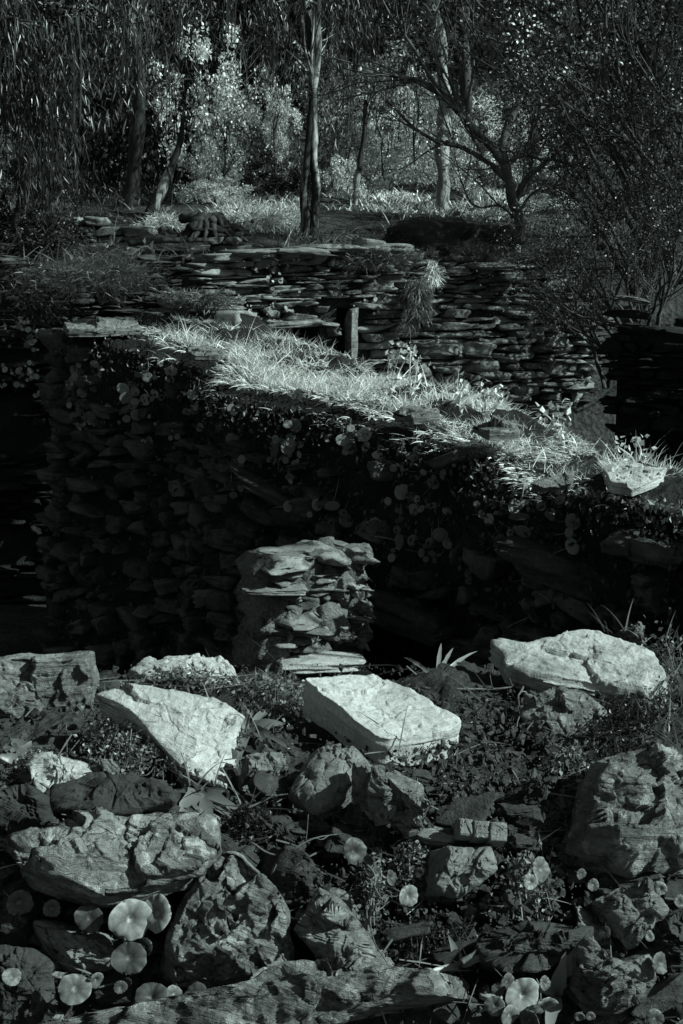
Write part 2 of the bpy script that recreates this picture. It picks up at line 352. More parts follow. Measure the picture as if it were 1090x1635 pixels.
# ------------------------------------------------------------------ foreground rocks (traced outlines, real thickness)
def rock(name, label, outl, off, normal, thick, mat, cat='rock', seed=0, rnd=.012, amp=.006, flake=.006, dome=.01, strata=.006, group='stones of the ruined wall in front', Yc=None, taper=.0, facets=5, bed=(.12, .1, 1)):
    rng = np.random.RandomState(seed + 100)
    o = np.array(outl, float); c2 = o.mean(0)
    c3 = P(c2[0], c2[1], Yc) if Yc else FP(c2[0], c2[1], off)
    n = nrm(np.array(normal, float))
    w = []
    for u, v in o:
        dr = ray(u, v); C0 = np.array([0, 0, CZ]); t = np.dot(c3 - C0, n) / np.dot(dr, n); w.append(C0 + dr * t)
    w = np.array(w); x = nrm(np.cross([0, 1, 0.01], n)) if abs(n[1]) < .9 else np.array([1., 0, 0]); x = nrm(x - n * np.dot(x, n)); y = np.cross(n, x)
    cc = w.mean(0); L = np.stack([(w - cc) @ x, (w - cc) @ y], -1)
    # resample the outline finely, closed
    N = 200; Lc = np.vstack([L, L[:1]]); seg = np.linalg.norm(np.diff(Lc, axis=0), axis=1); cum = np.concatenate([[0], np.cumsum(seg)])
    s = np.linspace(0, cum[-1], N, endpoint=False); O = np.stack([np.interp(s, cum, Lc[:, k]) for k in (0, 1)], -1)
    for _ in range(1): O = .5 * O + .25 * (np.roll(O, 1, 0) + np.roll(O, -1, 0))
    out = nrm(O); per = rng.uniform(0, 99)
    O = O + out * (fbm(np.column_stack([O * 22, np.full(N, per)]), 4, 1) * amp * 1.2)[:, None]
    R = np.linalg.norm(O, axis=1).mean(); er = min(rnd / R, .3)
    rings = []  # (scale, inset metres, depth)
    for t in np.linspace(0.02, 1 - er, 46): rings.append((t, 0))
    for a in np.linspace(0, pi / 2, 6)[1:]: rings.append((1 - er + er * sin(a), -rnd * (1 - cos(a))))
    for t in np.linspace(0, 1, 30)[1:]: rings.append((1 - taper * t, -rnd - (thick - rnd) * t))
    for t in (.8, .4, .02): rings.append(((1 - taper) * t, -thick))
    V = []
    for sc, dz in rings:
        V.append(np.column_stack([O * sc, np.full(N, dz + dome * (1 - min(sc, 1) ** 2))]))
    V = np.array(V); K = len(rings); q = V.reshape(-1, 3)
    top = (np.arange(K) < 51)[:, None].repeat(N, 1).ravel()
    # flakes: quantised noise ledges on the face, strata ledges on the sides
    ext = np.abs(O).max(0); q2 = q.copy(); wp = q[:, :2] + .012 * np.stack([fbm(q * 30 + per, 3, 41), fbm(q * 30 + per, 3, 42)], -1)
    for Kc, am in ((9, 1.0), (45, .45), (200, .2)):      # chipped plates: each cell a small tilted plane
        sd = rng.uniform(-1.1, 1.1, (Kc, 2)) * ext; hs = rng.uniform(-1, 1, Kc) * flake * am * 1.2; gs = rng.normal(0, .24 if Kc == 9 else .14, (Kc, 2)) * min(flake / .006, 1.6)
        ci = ((wp[:, None] - sd[None]) ** 2).sum(-1).argmin(1); q2[:, 2] += np.where(top, hs[ci] + ((q[:, :2] - sd[ci]) * gs[ci]).sum(-1), 0)
    q2[:, 2] += np.where(top, fbm(q * 60 + per, 3, 4) * amp * .35, 0)
    radial = nrm(np.column_stack([q[:, :2], np.zeros(len(q))]))
    st = fbm(np.column_stack([q[:, :2] * 5, q[:, 2] * 95 + per]), 3, 5); sidew = (~top | (np.arange(K * N) // N > 45))
    q2 += radial * (np.where(sidew, st * strata * 1.5, 0))[:, None]
    # flat broken facets: cut the shape with a few random planes
    if facets:
        for _ in range(facets):
            fnv = nrm(rng.normal(0, 1, 3) * [.75, .75, .3] + [0, 0, .75]); dd = q2 @ fnv; lim = dd.max() * rng.uniform(.74, .95); ex = np.maximum(dd - lim, 0)
            q2 = q2 - fnv * (ex * .93)[:, None]
    q2 += vecn(q * 45 + per, 4, 6) * amp * .22
    Lm = np.stack([x, y, n]); bw_ = nrm(np.array(bed) + rng.normal(0, .08, 3)); bl = Lm @ bw_; b1 = nrm(np.cross(bl, [.3, .9, .2])); b2 = np.cross(bl, b1)
    bc = np.column_stack([q @ b1 * 7, q @ b2 * 7, q @ bl * 55 + per]); hh = fbm(bc, 3, 8); hh = hh * 2.5; fr = hh - np.floor(hh); hh = (np.floor(hh) + sst(.6, 1, fr)) / 2.5
    face = np.clip(1 - abs(bl[2]) ** 3, 0, 1); q2[:, 2] += np.where(top, hh * strata * .55 * face, 0)
    cr = np.abs(noise3(q * np.array([16, 16, 16]) + per, 9) + .35 * noise3(q * 50, 10)); q2[:, 2] -= np.where(top, amp * .5 * sst(.06, 0, cr), 0)
    idx = np.arange((K - 1))[:, None] * N; j = np.arange(N)[None]; j2 = (j + 1) % N
    Fq = np.stack([idx + j, idx + N + j, idx + N + j2, idx + j2], -1).reshape(-1, 4)
    V = np.vstack([q2, q2[:N].mean(0), q2[-N:].mean(0)]); m = K * N; jj = np.arange(N)
    Ft = np.stack([jj, (jj + 1) % N, np.full(N, m)], -1); Fb = np.stack([m - N + (jj + 1) % N, m - N + jj, np.full(N, m + 1)], -1)
    fz = bw_; fx_ = nrm(np.cross([0, 1, 0], fz)); fy = np.cross(fz, fx_); Wd = V @ Lm; V = np.stack([Wd @ fx_, Wd @ fy, Wd @ fz], -1)
    me = mesh_raw(name, V, [Fq, Ft, Fb], True, mat)
    mw = Matrix(((fx_[0], fy[0], fz[0], cc[0]), (fx_[1], fy[1], fz[1], cc[1]), (fx_[2], fy[2], fz[2], cc[2]), (0, 0, 0, 1)))
    return tag(link(name, me, mw=mw), label, cat, group)

FACE = (0.05, -.86, .5); FLAT = (0, -.08, 1)
rock('rock', 'large grey squared rock at the far left end of the bank, dark space above it', [(-40, 1058), (20, 1050), (90, 1049), (146, 1046), (149, 1100), (147, 1160), (140, 1185), (100, 1204), (40, 1206), (-40, 1200)], .03, (.25, -.93, .28), .16, M['mid'], seed=1, rnd=.008, flake=.005, facets=2, dome=0)
rock('slab', 'pale slab lying behind the brightest slab, its far edge against the dark', [(203, 1062), (250, 1050), (300, 1044), (352, 1040), (374, 1048), (386, 1070), (400, 1092), (370, 1100), (300, 1096), (230, 1086)], .06, (.1, -.35, .95), .06, M['pale'], 'slab', seed=2, facets=2, flake=.003, dome=.004)
rock('slab', 'brightest white slab, kite shaped, tilted to the front between moss and weeds', [(157, 1102), (195, 1091), (262, 1100), (335, 1112), (388, 1140), (370, 1172), (367, 1215), (364, 1266), (335, 1254), (300, 1238), (262, 1190), (215, 1140)], .09, (.12, -.55, .85), .05, M['pale'], 'slab', seed=3, flake=.0018, dome=.002, facets=0, amp=.003)
rock('cut_block', 'pale brick-shaped cut block with a clean corner on the middle of the bank', [(483, 1087), (530, 1078), (598, 1074), (622, 1088), (680, 1118), (739, 1150), (735, 1156), (690, 1166), (622, 1176), (600, 1170), (560, 1140), (520, 1112)], .15, (.10, -.16, 1), .054, M['block'], 'cut block', seed=4, flake=.0018, dome=.001, strata=.002, amp=.0025, rnd=.0025, facets=0)
rock('slab', 'long pale slab with dark streaks at the right end of the bank', [(786, 1019), (835, 1023), (880, 1016), (905, 1003), (962, 1002), (985, 1014), (1040, 1036), (1066, 1072), (1076, 1100), (1062, 1112), (1000, 1100), (930, 1086), (860, 1074), (815, 1058)], .12, (.0, -.36, .93), .045, M['pale'], 'slab', seed=5, flake=.0015, facets=0, dome=.002, amp=.004)
rock('rock', 'grey rough rock tucked under the long streaked slab on the right', [(840, 1108), (900, 1100), (962, 1106), (972, 1150), (950, 1178), (905, 1184), (862, 1172), (846, 1150)], .04, (.1, -.6, .8), .09, M['mid'], seed=6)
rock('rock', 'smooth grey many-sided rock in front of the cut block', [(500, 1190), (576, 1183), (600, 1216), (562, 1266), (510, 1294), (464, 1254)], .05, (.1, -.62, .78), .1, M['smooth'], seed=7, rnd=.012, dome=.02, flake=.006, facets=6, strata=.001, amp=.003)
rock('rock', 'small dim wedge rock between the brightest slab and the smooth many-sided rock', [(378, 1212), (410, 1195), (458, 1190), (462, 1214), (430, 1232), (385, 1240)], .04, (.1, -.5, .85), .05, M['smooth'], seed=8)
rock('rock', 'small pale rock with a bright face above the flat dark slab', [(44, 1210), (90, 1200), (132, 1216), (152, 1244), (120, 1254), (72, 1252)], .05, (.2, -.6, .8), .06, M['pale'], seed=9, dome=.006, facets=4)
rock('rock', 'small grey flake lying between the small pale rock and the moss', [(118, 1208), (170, 1214), (205, 1232), (190, 1246), (150, 1242)], .03, (0, -.4, .9), .04, M['mid'], seed=10)
rock('slab', 'flat dark slate slab resting on the big layered rock at left', [(92, 1253), (140, 1247), (205, 1243), (262, 1250), (289, 1262), (276, 1278), (210, 1284), (140, 1284), (96, 1282)], .14, (.0, -.5, .87), .035, M['dark'], 'slab', seed=11, flake=.003, facets=1, dome=0, strata=.008)
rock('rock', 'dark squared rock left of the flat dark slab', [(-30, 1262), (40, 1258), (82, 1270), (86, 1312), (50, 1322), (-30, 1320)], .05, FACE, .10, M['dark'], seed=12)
rock('rock', 'biggest layered rock on the left with ragged strata along its underside', [(18, 1332), (60, 1318), (150, 1312), (240, 1300), (300, 1298), (321, 1312), (316, 1352), (290, 1378), (225, 1392), (150, 1396), (95, 1390), (50, 1364)], .13, (.10, -.62, .8), .115, M['lichen'], seed=13, rnd=.008, strata=.02, flake=.006, amp=.006, facets=3, dome=.004, taper=.22, bed=(.05, -.5, .85))
rock('rock', 'big rugged triangular rock covered with lichen at the bottom', [(348, 1354), (385, 1374), (456, 1455), (472, 1548), (402, 1566), (254, 1568), (270, 1478)], .08, (.1, -.85, .5), .16, M['lichen'], seed=14, rnd=.01, flake=.013, amp=.007, strata=.006, facets=5, bed=(.5, .2, .8))
rock('rock', 'dark wedge of rock right of the triangular rock, sharp lit upper edge', [(455, 1350), (490, 1356), (534, 1398), (530, 1436), (500, 1448), (462, 1440), (445, 1390)], .05, (.5, -.8, .45), .1, M['dim'], seed=15)
rock('rock', 'leaning layered rock with a pale top corner behind the bottom ledge', [(506, 1428), (530, 1438), (560, 1486), (602, 1538), (596, 1562), (560, 1552), (520, 1520), (480, 1486)], .07, (-.25, -.85, .45), .09, M['mid'], seed=16, strata=.012)
rock('slab', 'long tapering stone ledge along the bottom edge', [(40, 1640), (180, 1606), (330, 1586), (480, 1560), (600, 1544), (720, 1550), (762, 1562), (752, 1580), (660, 1594), (560, 1612), (430, 1650), (200, 1670)], .09, (.05, -.80, .6), .12, M['lichen'], 'slab', seed=17, strata=.008)
rock('rock', 'largest rock at the right edge with a lichened lower face', [(972, 1204), (1044, 1186), (1130, 1222), (1135, 1372), (1002, 1406), (926, 1344)], .06, (.2, -.8, .55), .2, M['lichen'], seed=18, rnd=.02, dome=.03, flake=.010, amp=.006, facets=5)
rock('rock', 'grey rock below the largest right-hand rock, tilted', [(962, 1440), (1036, 1396), (1068, 1450), (1010, 1508)], .05, FACE, .1, M['mid'], seed=19)
rock('rock', 'smooth dim stone below the row of small brick pieces', [(690, 1352), (792, 1344), (800, 1384), (742, 1436), (672, 1428)], .05, (.1, -.85, .5), .1, M['smooth'], seed=20, rnd=.02, strata=.001, amp=.003)
for k, (x0, x1, y0, y1) in enumerate([(733, 755, 1306, 1334), (757, 782, 1309, 1338), (784, 808, 1313, 1342)]):
    rock('brick_piece', ['left piece of the three small brick pieces in a row', 'middle piece of the three small brick pieces in a row', 'right piece of the three small brick pieces in a row'][k],
         [(x0, y0), (x1, y0 + 2), (x1, y1), (x0, y1 - 1)], .07, (.1, -.8, .55), .05, M['smooth'], 'brick', seed=21 + k, rnd=.003, amp=.001, flake=.001, dome=0, strata=.001, facets=0, group='small brick pieces')
rock('rock', 'narrow upright shard with a lit edge below the cut block', [(606, 1236), (622, 1240), (630, 1280), (628, 1312), (612, 1314), (604, 1270)], .09, (.5, -.85, .1), .07, M['mid'], seed=24, facets=0)
rock('rock', 'wider upright shard right of the narrow one, pale top', [(640, 1258), (662, 1254), (678, 1276), (682, 1320), (664, 1334), (648, 1300)], .09, (.4, -.9, .1), .06, M['lichen'], seed=25, facets=0)
rock('rock', 'flat layered rock above the curled leaf rosette', [(776, 1498), (850, 1482), (938, 1478), (930, 1500), (890, 1520), (830, 1532), (786, 1524)], .06, (.05, -.75, .65), .1, M['dim'], seed=26, strata=.012)
rock('rock', 'horned grey rock in the lower right corner', [(930, 1514), (944, 1500), (958, 1506), (966, 1536), (1000, 1538), (1040, 1522), (1046, 1560), (1020, 1596), (960, 1602), (930, 1570)], .07, FACE, .09, M['mid'], seed=27, amp=.005)
rock('rock', 'smooth dim rock below the layered rock at left', [(52, 1470), (100, 1478), (160, 1496), (192, 1516), (170, 1544), (120, 1548), (76, 1520)], .03, FACE, .09, M['smooth'], seed=28)
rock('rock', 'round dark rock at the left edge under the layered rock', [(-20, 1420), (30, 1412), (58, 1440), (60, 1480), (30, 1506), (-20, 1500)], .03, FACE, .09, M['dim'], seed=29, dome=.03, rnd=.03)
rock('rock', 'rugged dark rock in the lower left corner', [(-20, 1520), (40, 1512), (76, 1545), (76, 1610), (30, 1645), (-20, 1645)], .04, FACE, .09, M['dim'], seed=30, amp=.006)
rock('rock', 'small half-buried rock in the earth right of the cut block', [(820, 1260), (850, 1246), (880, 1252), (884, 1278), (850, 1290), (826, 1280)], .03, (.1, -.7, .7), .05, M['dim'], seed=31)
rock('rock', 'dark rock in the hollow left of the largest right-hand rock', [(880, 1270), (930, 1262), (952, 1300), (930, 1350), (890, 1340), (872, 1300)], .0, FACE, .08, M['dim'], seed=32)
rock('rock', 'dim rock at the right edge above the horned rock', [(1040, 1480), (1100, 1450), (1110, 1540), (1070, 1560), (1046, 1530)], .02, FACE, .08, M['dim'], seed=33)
rock('rock', 'dim flat rock half buried above the smooth dim stone', [(560, 1290), (600, 1300), (610, 1330), (580, 1345), (548, 1330)], .02, FACE, .06, M['dim'], seed=34)
rock('rock', 'small pale rock at the back of the right-hand slab', [(985, 1004), (1010, 1000), (1030, 1010), (1028, 1026), (1000, 1022)], -.06, FLAT, .05, M['mid'], seed=35)
rock('rock', 'small dark rock between the squared rock and the pale slabs', [(148, 1096), (176, 1092), (190, 1104), (170, 1118), (150, 1116)], .0, FACE, .06, M['dim'], seed=36)
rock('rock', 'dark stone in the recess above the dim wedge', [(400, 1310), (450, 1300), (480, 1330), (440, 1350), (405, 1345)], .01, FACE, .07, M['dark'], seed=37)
rock('rock', 'small angular stone beside the pale shards', [(690, 1260), (715, 1250), (738, 1268), (730, 1296), (700, 1298)], .01, FACE, .06, M['dim'], seed=38)

rng = np.random.RandomState(91)
for k, (u, v) in enumerate([(rng.uniform(-20, 1110), rng.uniform(1230, 1625)) for _ in range(150) if not 0]):
    sz = .010 + .022 * rng.rand() ** 1.5; m = MB(); a = nrm(np.array([1, rng.normal(0, .3), rng.normal(0, .35)])); b_ = nrm(np.cross([rng.normal(0, .3), rng.normal(0, .3), 1], a))
    stone(m, (0, 0, 0), (sz * 2.2, sz * 1.6, sz * rng.uniform(.5, 1)), (a, b_, np.cross(a, b_)), rng, 14, .3, .2)
    tag(link('rubble_stone', m.mesh('rubble_stone', M[('dim', 'dim', 'dark', 'mid', 'dim')[rng.randint(5)]]), loc=tuple(FP(u, v, rng.uniform(-.01, .02)))), 'small angular rubble stone wedged between the larger rocks of the front bank', 'stone', 'rubble stones wedged in the front bank')
# gravel and litter spread over the bank
rng = np.random.RandomState(5)
mb = MB(); lit = MB()
def scatter_px(n, boxes):
    out = []
    w = np.array([(b[2] - b[0]) * (b[3] - b[1]) * b[4] for b in boxes], float); w /= w.sum()
    for k in rng.choice(len(boxes), n, p=w):
        b = boxes[k]; out.append((rng.uniform(b[0], b[2]), rng.uniform(b[1], b[3])))
    return out
BOX = [(-40, 1060, 1130, 1240, 1.5), (-40, 1240, 1130, 1640, .8), (620, 1100, 880, 1300, 3.5), (470, 1290, 900, 1560, 1)]
for u, v in scatter_px(5200, BOX):
    s = .0011 + .0055 * rng.rand() ** 4; a = nrm(rng.normal(0, 1, 3)); b_ = nrm(np.cross(a, rng.normal(0, 1, 3)))
    stone(mb, FP(u, v, .008 + .006 * rng.rand()), (s * 2.4, s * 1.7, s), (a, b_, np.cross(a, b_)), rng, 3 if s < .003 else 4, .3, .12)
gv = mb.build('gravel', M['dim'], smooth=False); tag(gv, 'loose grit and small stones strewn over the bank', 'gravel', kind='stuff')
pts = np.array([FP(u, v, .012) for u, v in scatter_px(2200, BOX)])
leafcloud(lit, pts, .006, .3, rng)
pts = np.array([FP(u, v, .02) for u, v in scatter_px(260, BOX)]); dr = nrm(rng.normal(0, 1, (len(pts), 3)) * [1, 1, .3])
blades(lit, pts, dr, rng.uniform(.03, .10, len(pts)), .0028, .25, rng, 3)
lt = lit.build('plant_litter', M['litter'], smooth=False); tag(lt, 'dead leaves and straw scattered over the bank', 'litter', kind='stuff')

# ------------------------------------------------------------------ pennywort leaves
def penny_mesh(name, mat, seed, cup=.28, stem=True):
    r = np.random.RandomState(seed); N = 44; rr = [0, .07, .16, .28, .45, .62, .78, .9, .97, 1.0]; th = np.arange(N) * 2 * pi / N; V = []
    lob = 9 + r.randint(0, 4); ph = r.uniform(0, 6); ecc = r.uniform(.82, 1)
    for q in rr:
        rad = q * (1 + (.02 * np.cos(lob * th + ph) + .06 * np.cos(2 * th + ph * 2) + .04 * np.cos(3 * th + ph)) * q ** 3)
        z = cup * (q ** .8) - cup * .55 * q ** 3 + .10 * q * q * np.cos(3 * th + ph) + .07 * q * q * np.cos(2 * th - ph) + .04 * q ** 3 * np.cos(lob * th + ph)
        V.append(np.stack([rad * np.cos(th), rad * np.sin(th) * ecc, z], -1))
    # under side, a thin leaf thickness
    for q, z0 in ((.97, -.05), (.6, -.07), (.1, -.07)):
        V.append(np.stack([q * np.cos(th), q * np.sin(th) * ecc, cup * (q ** .8) - cup * .55 * q ** 3 + z0 + .06 * q * q * np.cos(3 * th + ph)], -1))
    K = len(V); V = np.array(V).reshape(-1, 3); i = np.arange(K - 1)[:, None] * N; j = np.arange(N)[None]; j2 = (j + 1) % N
    m = MB(); m.add(V, [np.stack([i + j, i + N + j, i + N + j2, i + j2], -1).reshape(-1, 4)])
    if stem: tube(m, smooth_path([(0, 0, 0), (.05, -.1, -.5), (.3, -.3, -1.3), (.35, -.5, -2.2)], 8), [.05] * 8, 5)
    return m.mesh(name, mat)
PM = [penny_mesh('leaf', M['penny'], s, cup=(.25, .5, .35, .6, .4)[s]) for s in range(5)]; PD = [penny_mesh('leaf', M['penny_shade'], s + 9) for s in range(4)]
def leaf_frame(n, spin):
    n = nrm(n); x = nrm(np.cross([0, 0, 1], n)); y = np.cross(n, x); x, y = x * cos(spin) + y * sin(spin), y * cos(spin) - x * sin(spin); return x, y, n
def penny_plant(label, leaves, group='pennyworts growing in the front bank'):
    """leaves: (u, v, radius px, dim?)"""
    c = FP(leaves[0][0], leaves[0][1] + 10, 0); e = tag(link('pennywort', None, loc=tuple(c)), label, 'pennywort', group)
    for u, v, rp, dm in leaves:
        p = FP(u, v, .075); R = rp / F * np.linalg.norm(p - [0, 0, CZ]); n = nrm(np.array([rng.normal(0.15, .45), -1, .35 + rng.normal(0, .35)]))
        x, y, n = leaf_frame(n, rng.uniform(0, 6)); me = (PD if dm else PM)[rng.randint(0, 4)]
        o = link('leaf', me, e); o.matrix_world = Matrix(((x[0] * R, y[0] * R, n[0] * R, p[0]), (x[1] * R, y[1] * R, n[1] * R, p[1]), (x[2] * R, y[2] * R, n[2] * R, p[2]), (0, 0, 0, 1)))
        o.matrix_parent_inverse = Matrix.Translation(-Vector(c))
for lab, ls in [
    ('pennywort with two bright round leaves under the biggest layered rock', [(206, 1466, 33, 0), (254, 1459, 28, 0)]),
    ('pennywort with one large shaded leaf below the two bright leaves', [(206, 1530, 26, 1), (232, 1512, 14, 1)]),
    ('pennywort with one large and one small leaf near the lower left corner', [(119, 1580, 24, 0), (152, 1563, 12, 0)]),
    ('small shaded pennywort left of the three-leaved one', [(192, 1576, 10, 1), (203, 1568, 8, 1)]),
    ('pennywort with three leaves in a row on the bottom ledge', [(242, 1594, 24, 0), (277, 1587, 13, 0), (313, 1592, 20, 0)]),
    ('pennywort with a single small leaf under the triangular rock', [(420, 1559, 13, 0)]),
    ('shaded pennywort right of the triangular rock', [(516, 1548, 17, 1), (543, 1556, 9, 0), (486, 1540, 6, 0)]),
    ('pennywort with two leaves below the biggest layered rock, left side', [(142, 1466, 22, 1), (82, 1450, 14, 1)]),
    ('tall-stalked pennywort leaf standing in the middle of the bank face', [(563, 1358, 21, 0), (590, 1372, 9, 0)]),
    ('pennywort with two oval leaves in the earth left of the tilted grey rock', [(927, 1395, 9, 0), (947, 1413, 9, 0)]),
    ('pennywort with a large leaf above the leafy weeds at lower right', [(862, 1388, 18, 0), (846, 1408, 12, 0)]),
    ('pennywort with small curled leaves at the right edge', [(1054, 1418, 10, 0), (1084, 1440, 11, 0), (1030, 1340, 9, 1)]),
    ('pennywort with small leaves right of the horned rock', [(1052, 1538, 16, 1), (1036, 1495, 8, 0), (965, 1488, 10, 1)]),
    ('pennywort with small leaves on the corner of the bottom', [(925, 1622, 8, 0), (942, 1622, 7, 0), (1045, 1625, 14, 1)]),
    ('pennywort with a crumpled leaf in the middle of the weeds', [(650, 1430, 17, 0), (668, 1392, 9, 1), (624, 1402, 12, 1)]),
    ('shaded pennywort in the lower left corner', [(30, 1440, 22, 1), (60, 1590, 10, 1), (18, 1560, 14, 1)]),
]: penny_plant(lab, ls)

# curled rosette at the bottom, broad-leaved weeds
def lance_leaf(mb, p, d, L, w, n, curl=.4, seg=8, seed=0):
    d = nrm(d); n = nrm(np.asarray(n) - d * np.dot(n, d)); s = np.cross(d, n); r = np.random.RandomState(seed); V = []; q = np.array(p, float); dd = d
    for k in range(seg + 1):
        t = k / seg; ww = w * (sin(pi * min(1, t ** .75 * .97 + .02)) + .06) * (1 + .15 * r.randn())
        wav = .16 * w * sin(k * 2.1 + seed)
        V += [q - s * ww + n * (ww * .35 + wav), q, q + s * ww + n * (ww * .35 - wav)]
        dd = nrm(dd - n * curl / seg + np.array([0, 0, -.15]) / seg); q = q + dd * L / seg
    i = np.arange(seg)[:, None] * 3 + np.array([0, 1])[None]; i = i.ravel()
    mb.add(V, [np.stack([i, i + 1, i + 4, i + 3], -1)])
def rosette(label, base, tips, w, mat, name='broad_leaved_weed', cat='weed', off=.05, seed=0, curl=.4):
    m = MB(); b = FP(*base, .01); C0 = np.array([0, 0, CZ])
    e = tag(link(name, None, loc=tuple(b)), label, cat, 'weeds growing on the front bank')
    for k, (u, v) in enumerate(tips):
        t = FP(u, v, off + .01 * (k % 3)); d = t - b; L = np.linalg.norm(d); nn_ = nrm(C0 - b + np.array([0, 0, .6]))
        m = MB(); lance_leaf(m, b - b, d + nn_ * L * .35, L * 1.12, w * (.8 + .4 * rng.rand()), nn_, curl + .5, 8, seed + k)
        link('leaf', m.mesh('leaf', mat), e)
    return e
rosette('weed with broad pointed leaves hanging below the brightest slab', (318, 1262), [(288, 1300), (308, 1312), (340, 1305), (352, 1278), (360, 1268), (300, 1270), (330, 1290)], .009, M['leaf_small'], curl=1.2)
penny_plant('crumpled round leaves crowded at the bottom edge right of the ledge', [(832, 1588, 27, 0), (866, 1602, 20, 0), (808, 1566, 13, 0), (812, 1620, 16, 0), (846, 1628, 18, 0), (790, 1606, 15, 0), (868, 1570, 11, 0), (795, 1580, 10, 1)])
rosette('ragged leaf standing left of the horned rock', (888, 1590), [(905, 1532), (895, 1545), (880, 1610), (870, 1570)], .008, M['succulent'], seed=8)
rosette('spiky plant with long narrow blades against the dark behind the cut block', (697, 1086), [(645, 1040), (704, 1022), (722, 1030), (760, 1030), (742, 1080), (668, 1068)], .0035, M['succulent'], 'spiky_plant', 'plant', off=.0, seed=12)
rosette('weed with long leaves right of the brightest slab', (398, 1160), [(375, 1120), (400, 1112), (432, 1125), (448, 1150), (430, 1178), (360, 1150), (445, 1172), (380, 1190)], .006, M['leaf_small'], seed=15)
rosette('small weed in front of the long streaked slab', (925, 1085), [(900, 1050), (925, 1028), (945, 1040), (955, 1060), (893, 1072), (935, 1020), (912, 1025)], .006, M['leaf_dark'], seed=20, off=.06)
rosette('leafy weed right of the smooth many-sided rock', (735, 1545), [(700, 1540), (745, 1525), (760, 1520), (726, 1510)], .005, M['succulent'], seed=24)
rosette('weed sprouting at the left edge above the small pale rock', (28, 1215), [(10, 1180), (30, 1170), (46, 1185), (5, 1205)], .008, M['leaf_small'], seed=28)

def moss_patch(label, cx, cy, rx, ry, n, size, mat, name='creeping_weed', asp=.7, hi=.03):
    m = MB(); p = []
    r = np.random.RandomState(int(cx + cy))
    for _ in range(n):
        a = r.normal(0, .45, 2); p.append(FP(cx + a[0] * rx, cy + a[1] * ry, .01) + np.array([0, -.3, 1]) * hi * r.rand() ** 1.3 * (1.3 - min(1, np.hypot(*a))))
    p = np.array(p); leafcloud(m, p, size * .62, asp, r); c = p.mean(0)
    for ax_ in (0, 2):
        for h_ in range(3):
            g_ = p[h_::3]; g_ = g_[np.argsort(g_[:, ax_])][::max(1, len(g_) // 24)]
            if len(g_) > 4: tube(m, smooth_path(g_, 90) - [0, 0, .003], .0007, 3)
    return tag(m.build(name, mat, smooth=False, origin=c), label, 'weed', 'weeds growing on the front bank')
for a in [('dense small-leaved weed between the squared rock and the brightest slab', 205, 1195, 75, 60, 1500, .010, M['leaf_small']),
          ('small weeds along the front of the pale back slab', 300, 1092, 120, 16, 450, .014, M['leaf_small']),
          ('tangle of weeds left of the cut block', 440, 1120, 55, 42, 650, .013, M['leaf_small']),
          ('leafy weed on the far right of the bank', 1060, 1080, 40, 70, 500, .014, M['leaf_small']),
          ('small leafy clump in the dark right of the earth slope', 915, 1225, 42, 32, 220, .014, M['leaf_small']),
          ('weed clump in the hollow below the smooth dim stone', 660, 1390, 42, 50, 420, .012, M['leaf_small']),
          ('tall weed clump in the middle of the bank face', 592, 1430, 28, 85, 420, .012, M['leaf_small']),
          ('leafy weed clump at the lower right with pale leaves', 840, 1420, 50, 60, 480, .015, M['leaf_small']),
          ('mossy weeds under the flat dark slab', 60, 1230, 60, 20, 200, .009, M['leaf_small']),
          ('weeds on the slope below the long streaked slab', 1010, 1150, 75, 40, 500, .013, M['leaf_dark']),
          ('weeds above the tapering ledge', 680, 1510, 90, 42, 600, .011, M['leaf_dark']),
          ('weeds in the shadow left of the dim wedge', 400, 1330, 60, 45, 420, .011, M['leaf_dark']),
          ('trailing weed below the long slab at the right edge', 1000, 1220, 90, 40, 260, .010, M['leaf_dark'])]: moss_patch(*a)

def fg_tuft(label, u, v, n, Lr, spread, mat, seed, lean=(0, 0, 0), w=.003):
    r = np.random.RandomState(seed); m = MB(); c = FP(u, v, 0)
    base = c + r.normal(0, .012, (n, 3)) * [1.6, 1, .3]; d = nrm(r.normal(0, spread, (n, 3)) * [1, 1, .3] + np.array([0, 0, 1.0]) + np.array(lean))
    blades(m, base, d, r.uniform(Lr[0], Lr[1], n), w, r.uniform(.1, 1.0, n), r, 6)
    return tag(m.build('grass_tuft', mat, smooth=False, origin=c), label, 'grass tuft', 'grass tufts on the front bank')
for k, a in enumerate([('grass tuft on the upper left of the brightest slab', 205, 1140, 12, (.03, .06), .9), ('grass tuft crossing the middle of the brightest slab', 268, 1195, 12, (.04, .08), .6),
                       ('grass tuft right of the brightest slab', 385, 1178, 16, (.05, .09), .7), ('grass tuft between the pale back slab and the cut block', 428, 1100, 14, (.03, .07), .8),
                       ('grass tuft above the flat dark slab', 300, 1255, 8, (.04, .07), .7), ('straw-like tuft left of the smooth many-sided rock', 400, 1290, 12, (.05, .10), 1.2),
                       ('grass tuft in front of the pale back slab', 290, 1095, 12, (.03, .05), .5), ('tall grass behind the long slab on the right', 985, 1010, 6, (.04, .08), .5),
                       ('grass tuft at the top right corner of the bank', 1060, 1040, 16, (.04, .09), .8), ('grass at the right edge below the long slab', 1062, 1170, 18, (.04, .09), .8),
                       ('thin straw tuft near the bottom right', 760, 1520, 10, (.03, .07), 1.2)]):
    fg_tuft(a[0], a[1], a[2], a[3], a[4], a[5], M['grass_dim'], 40 + k)
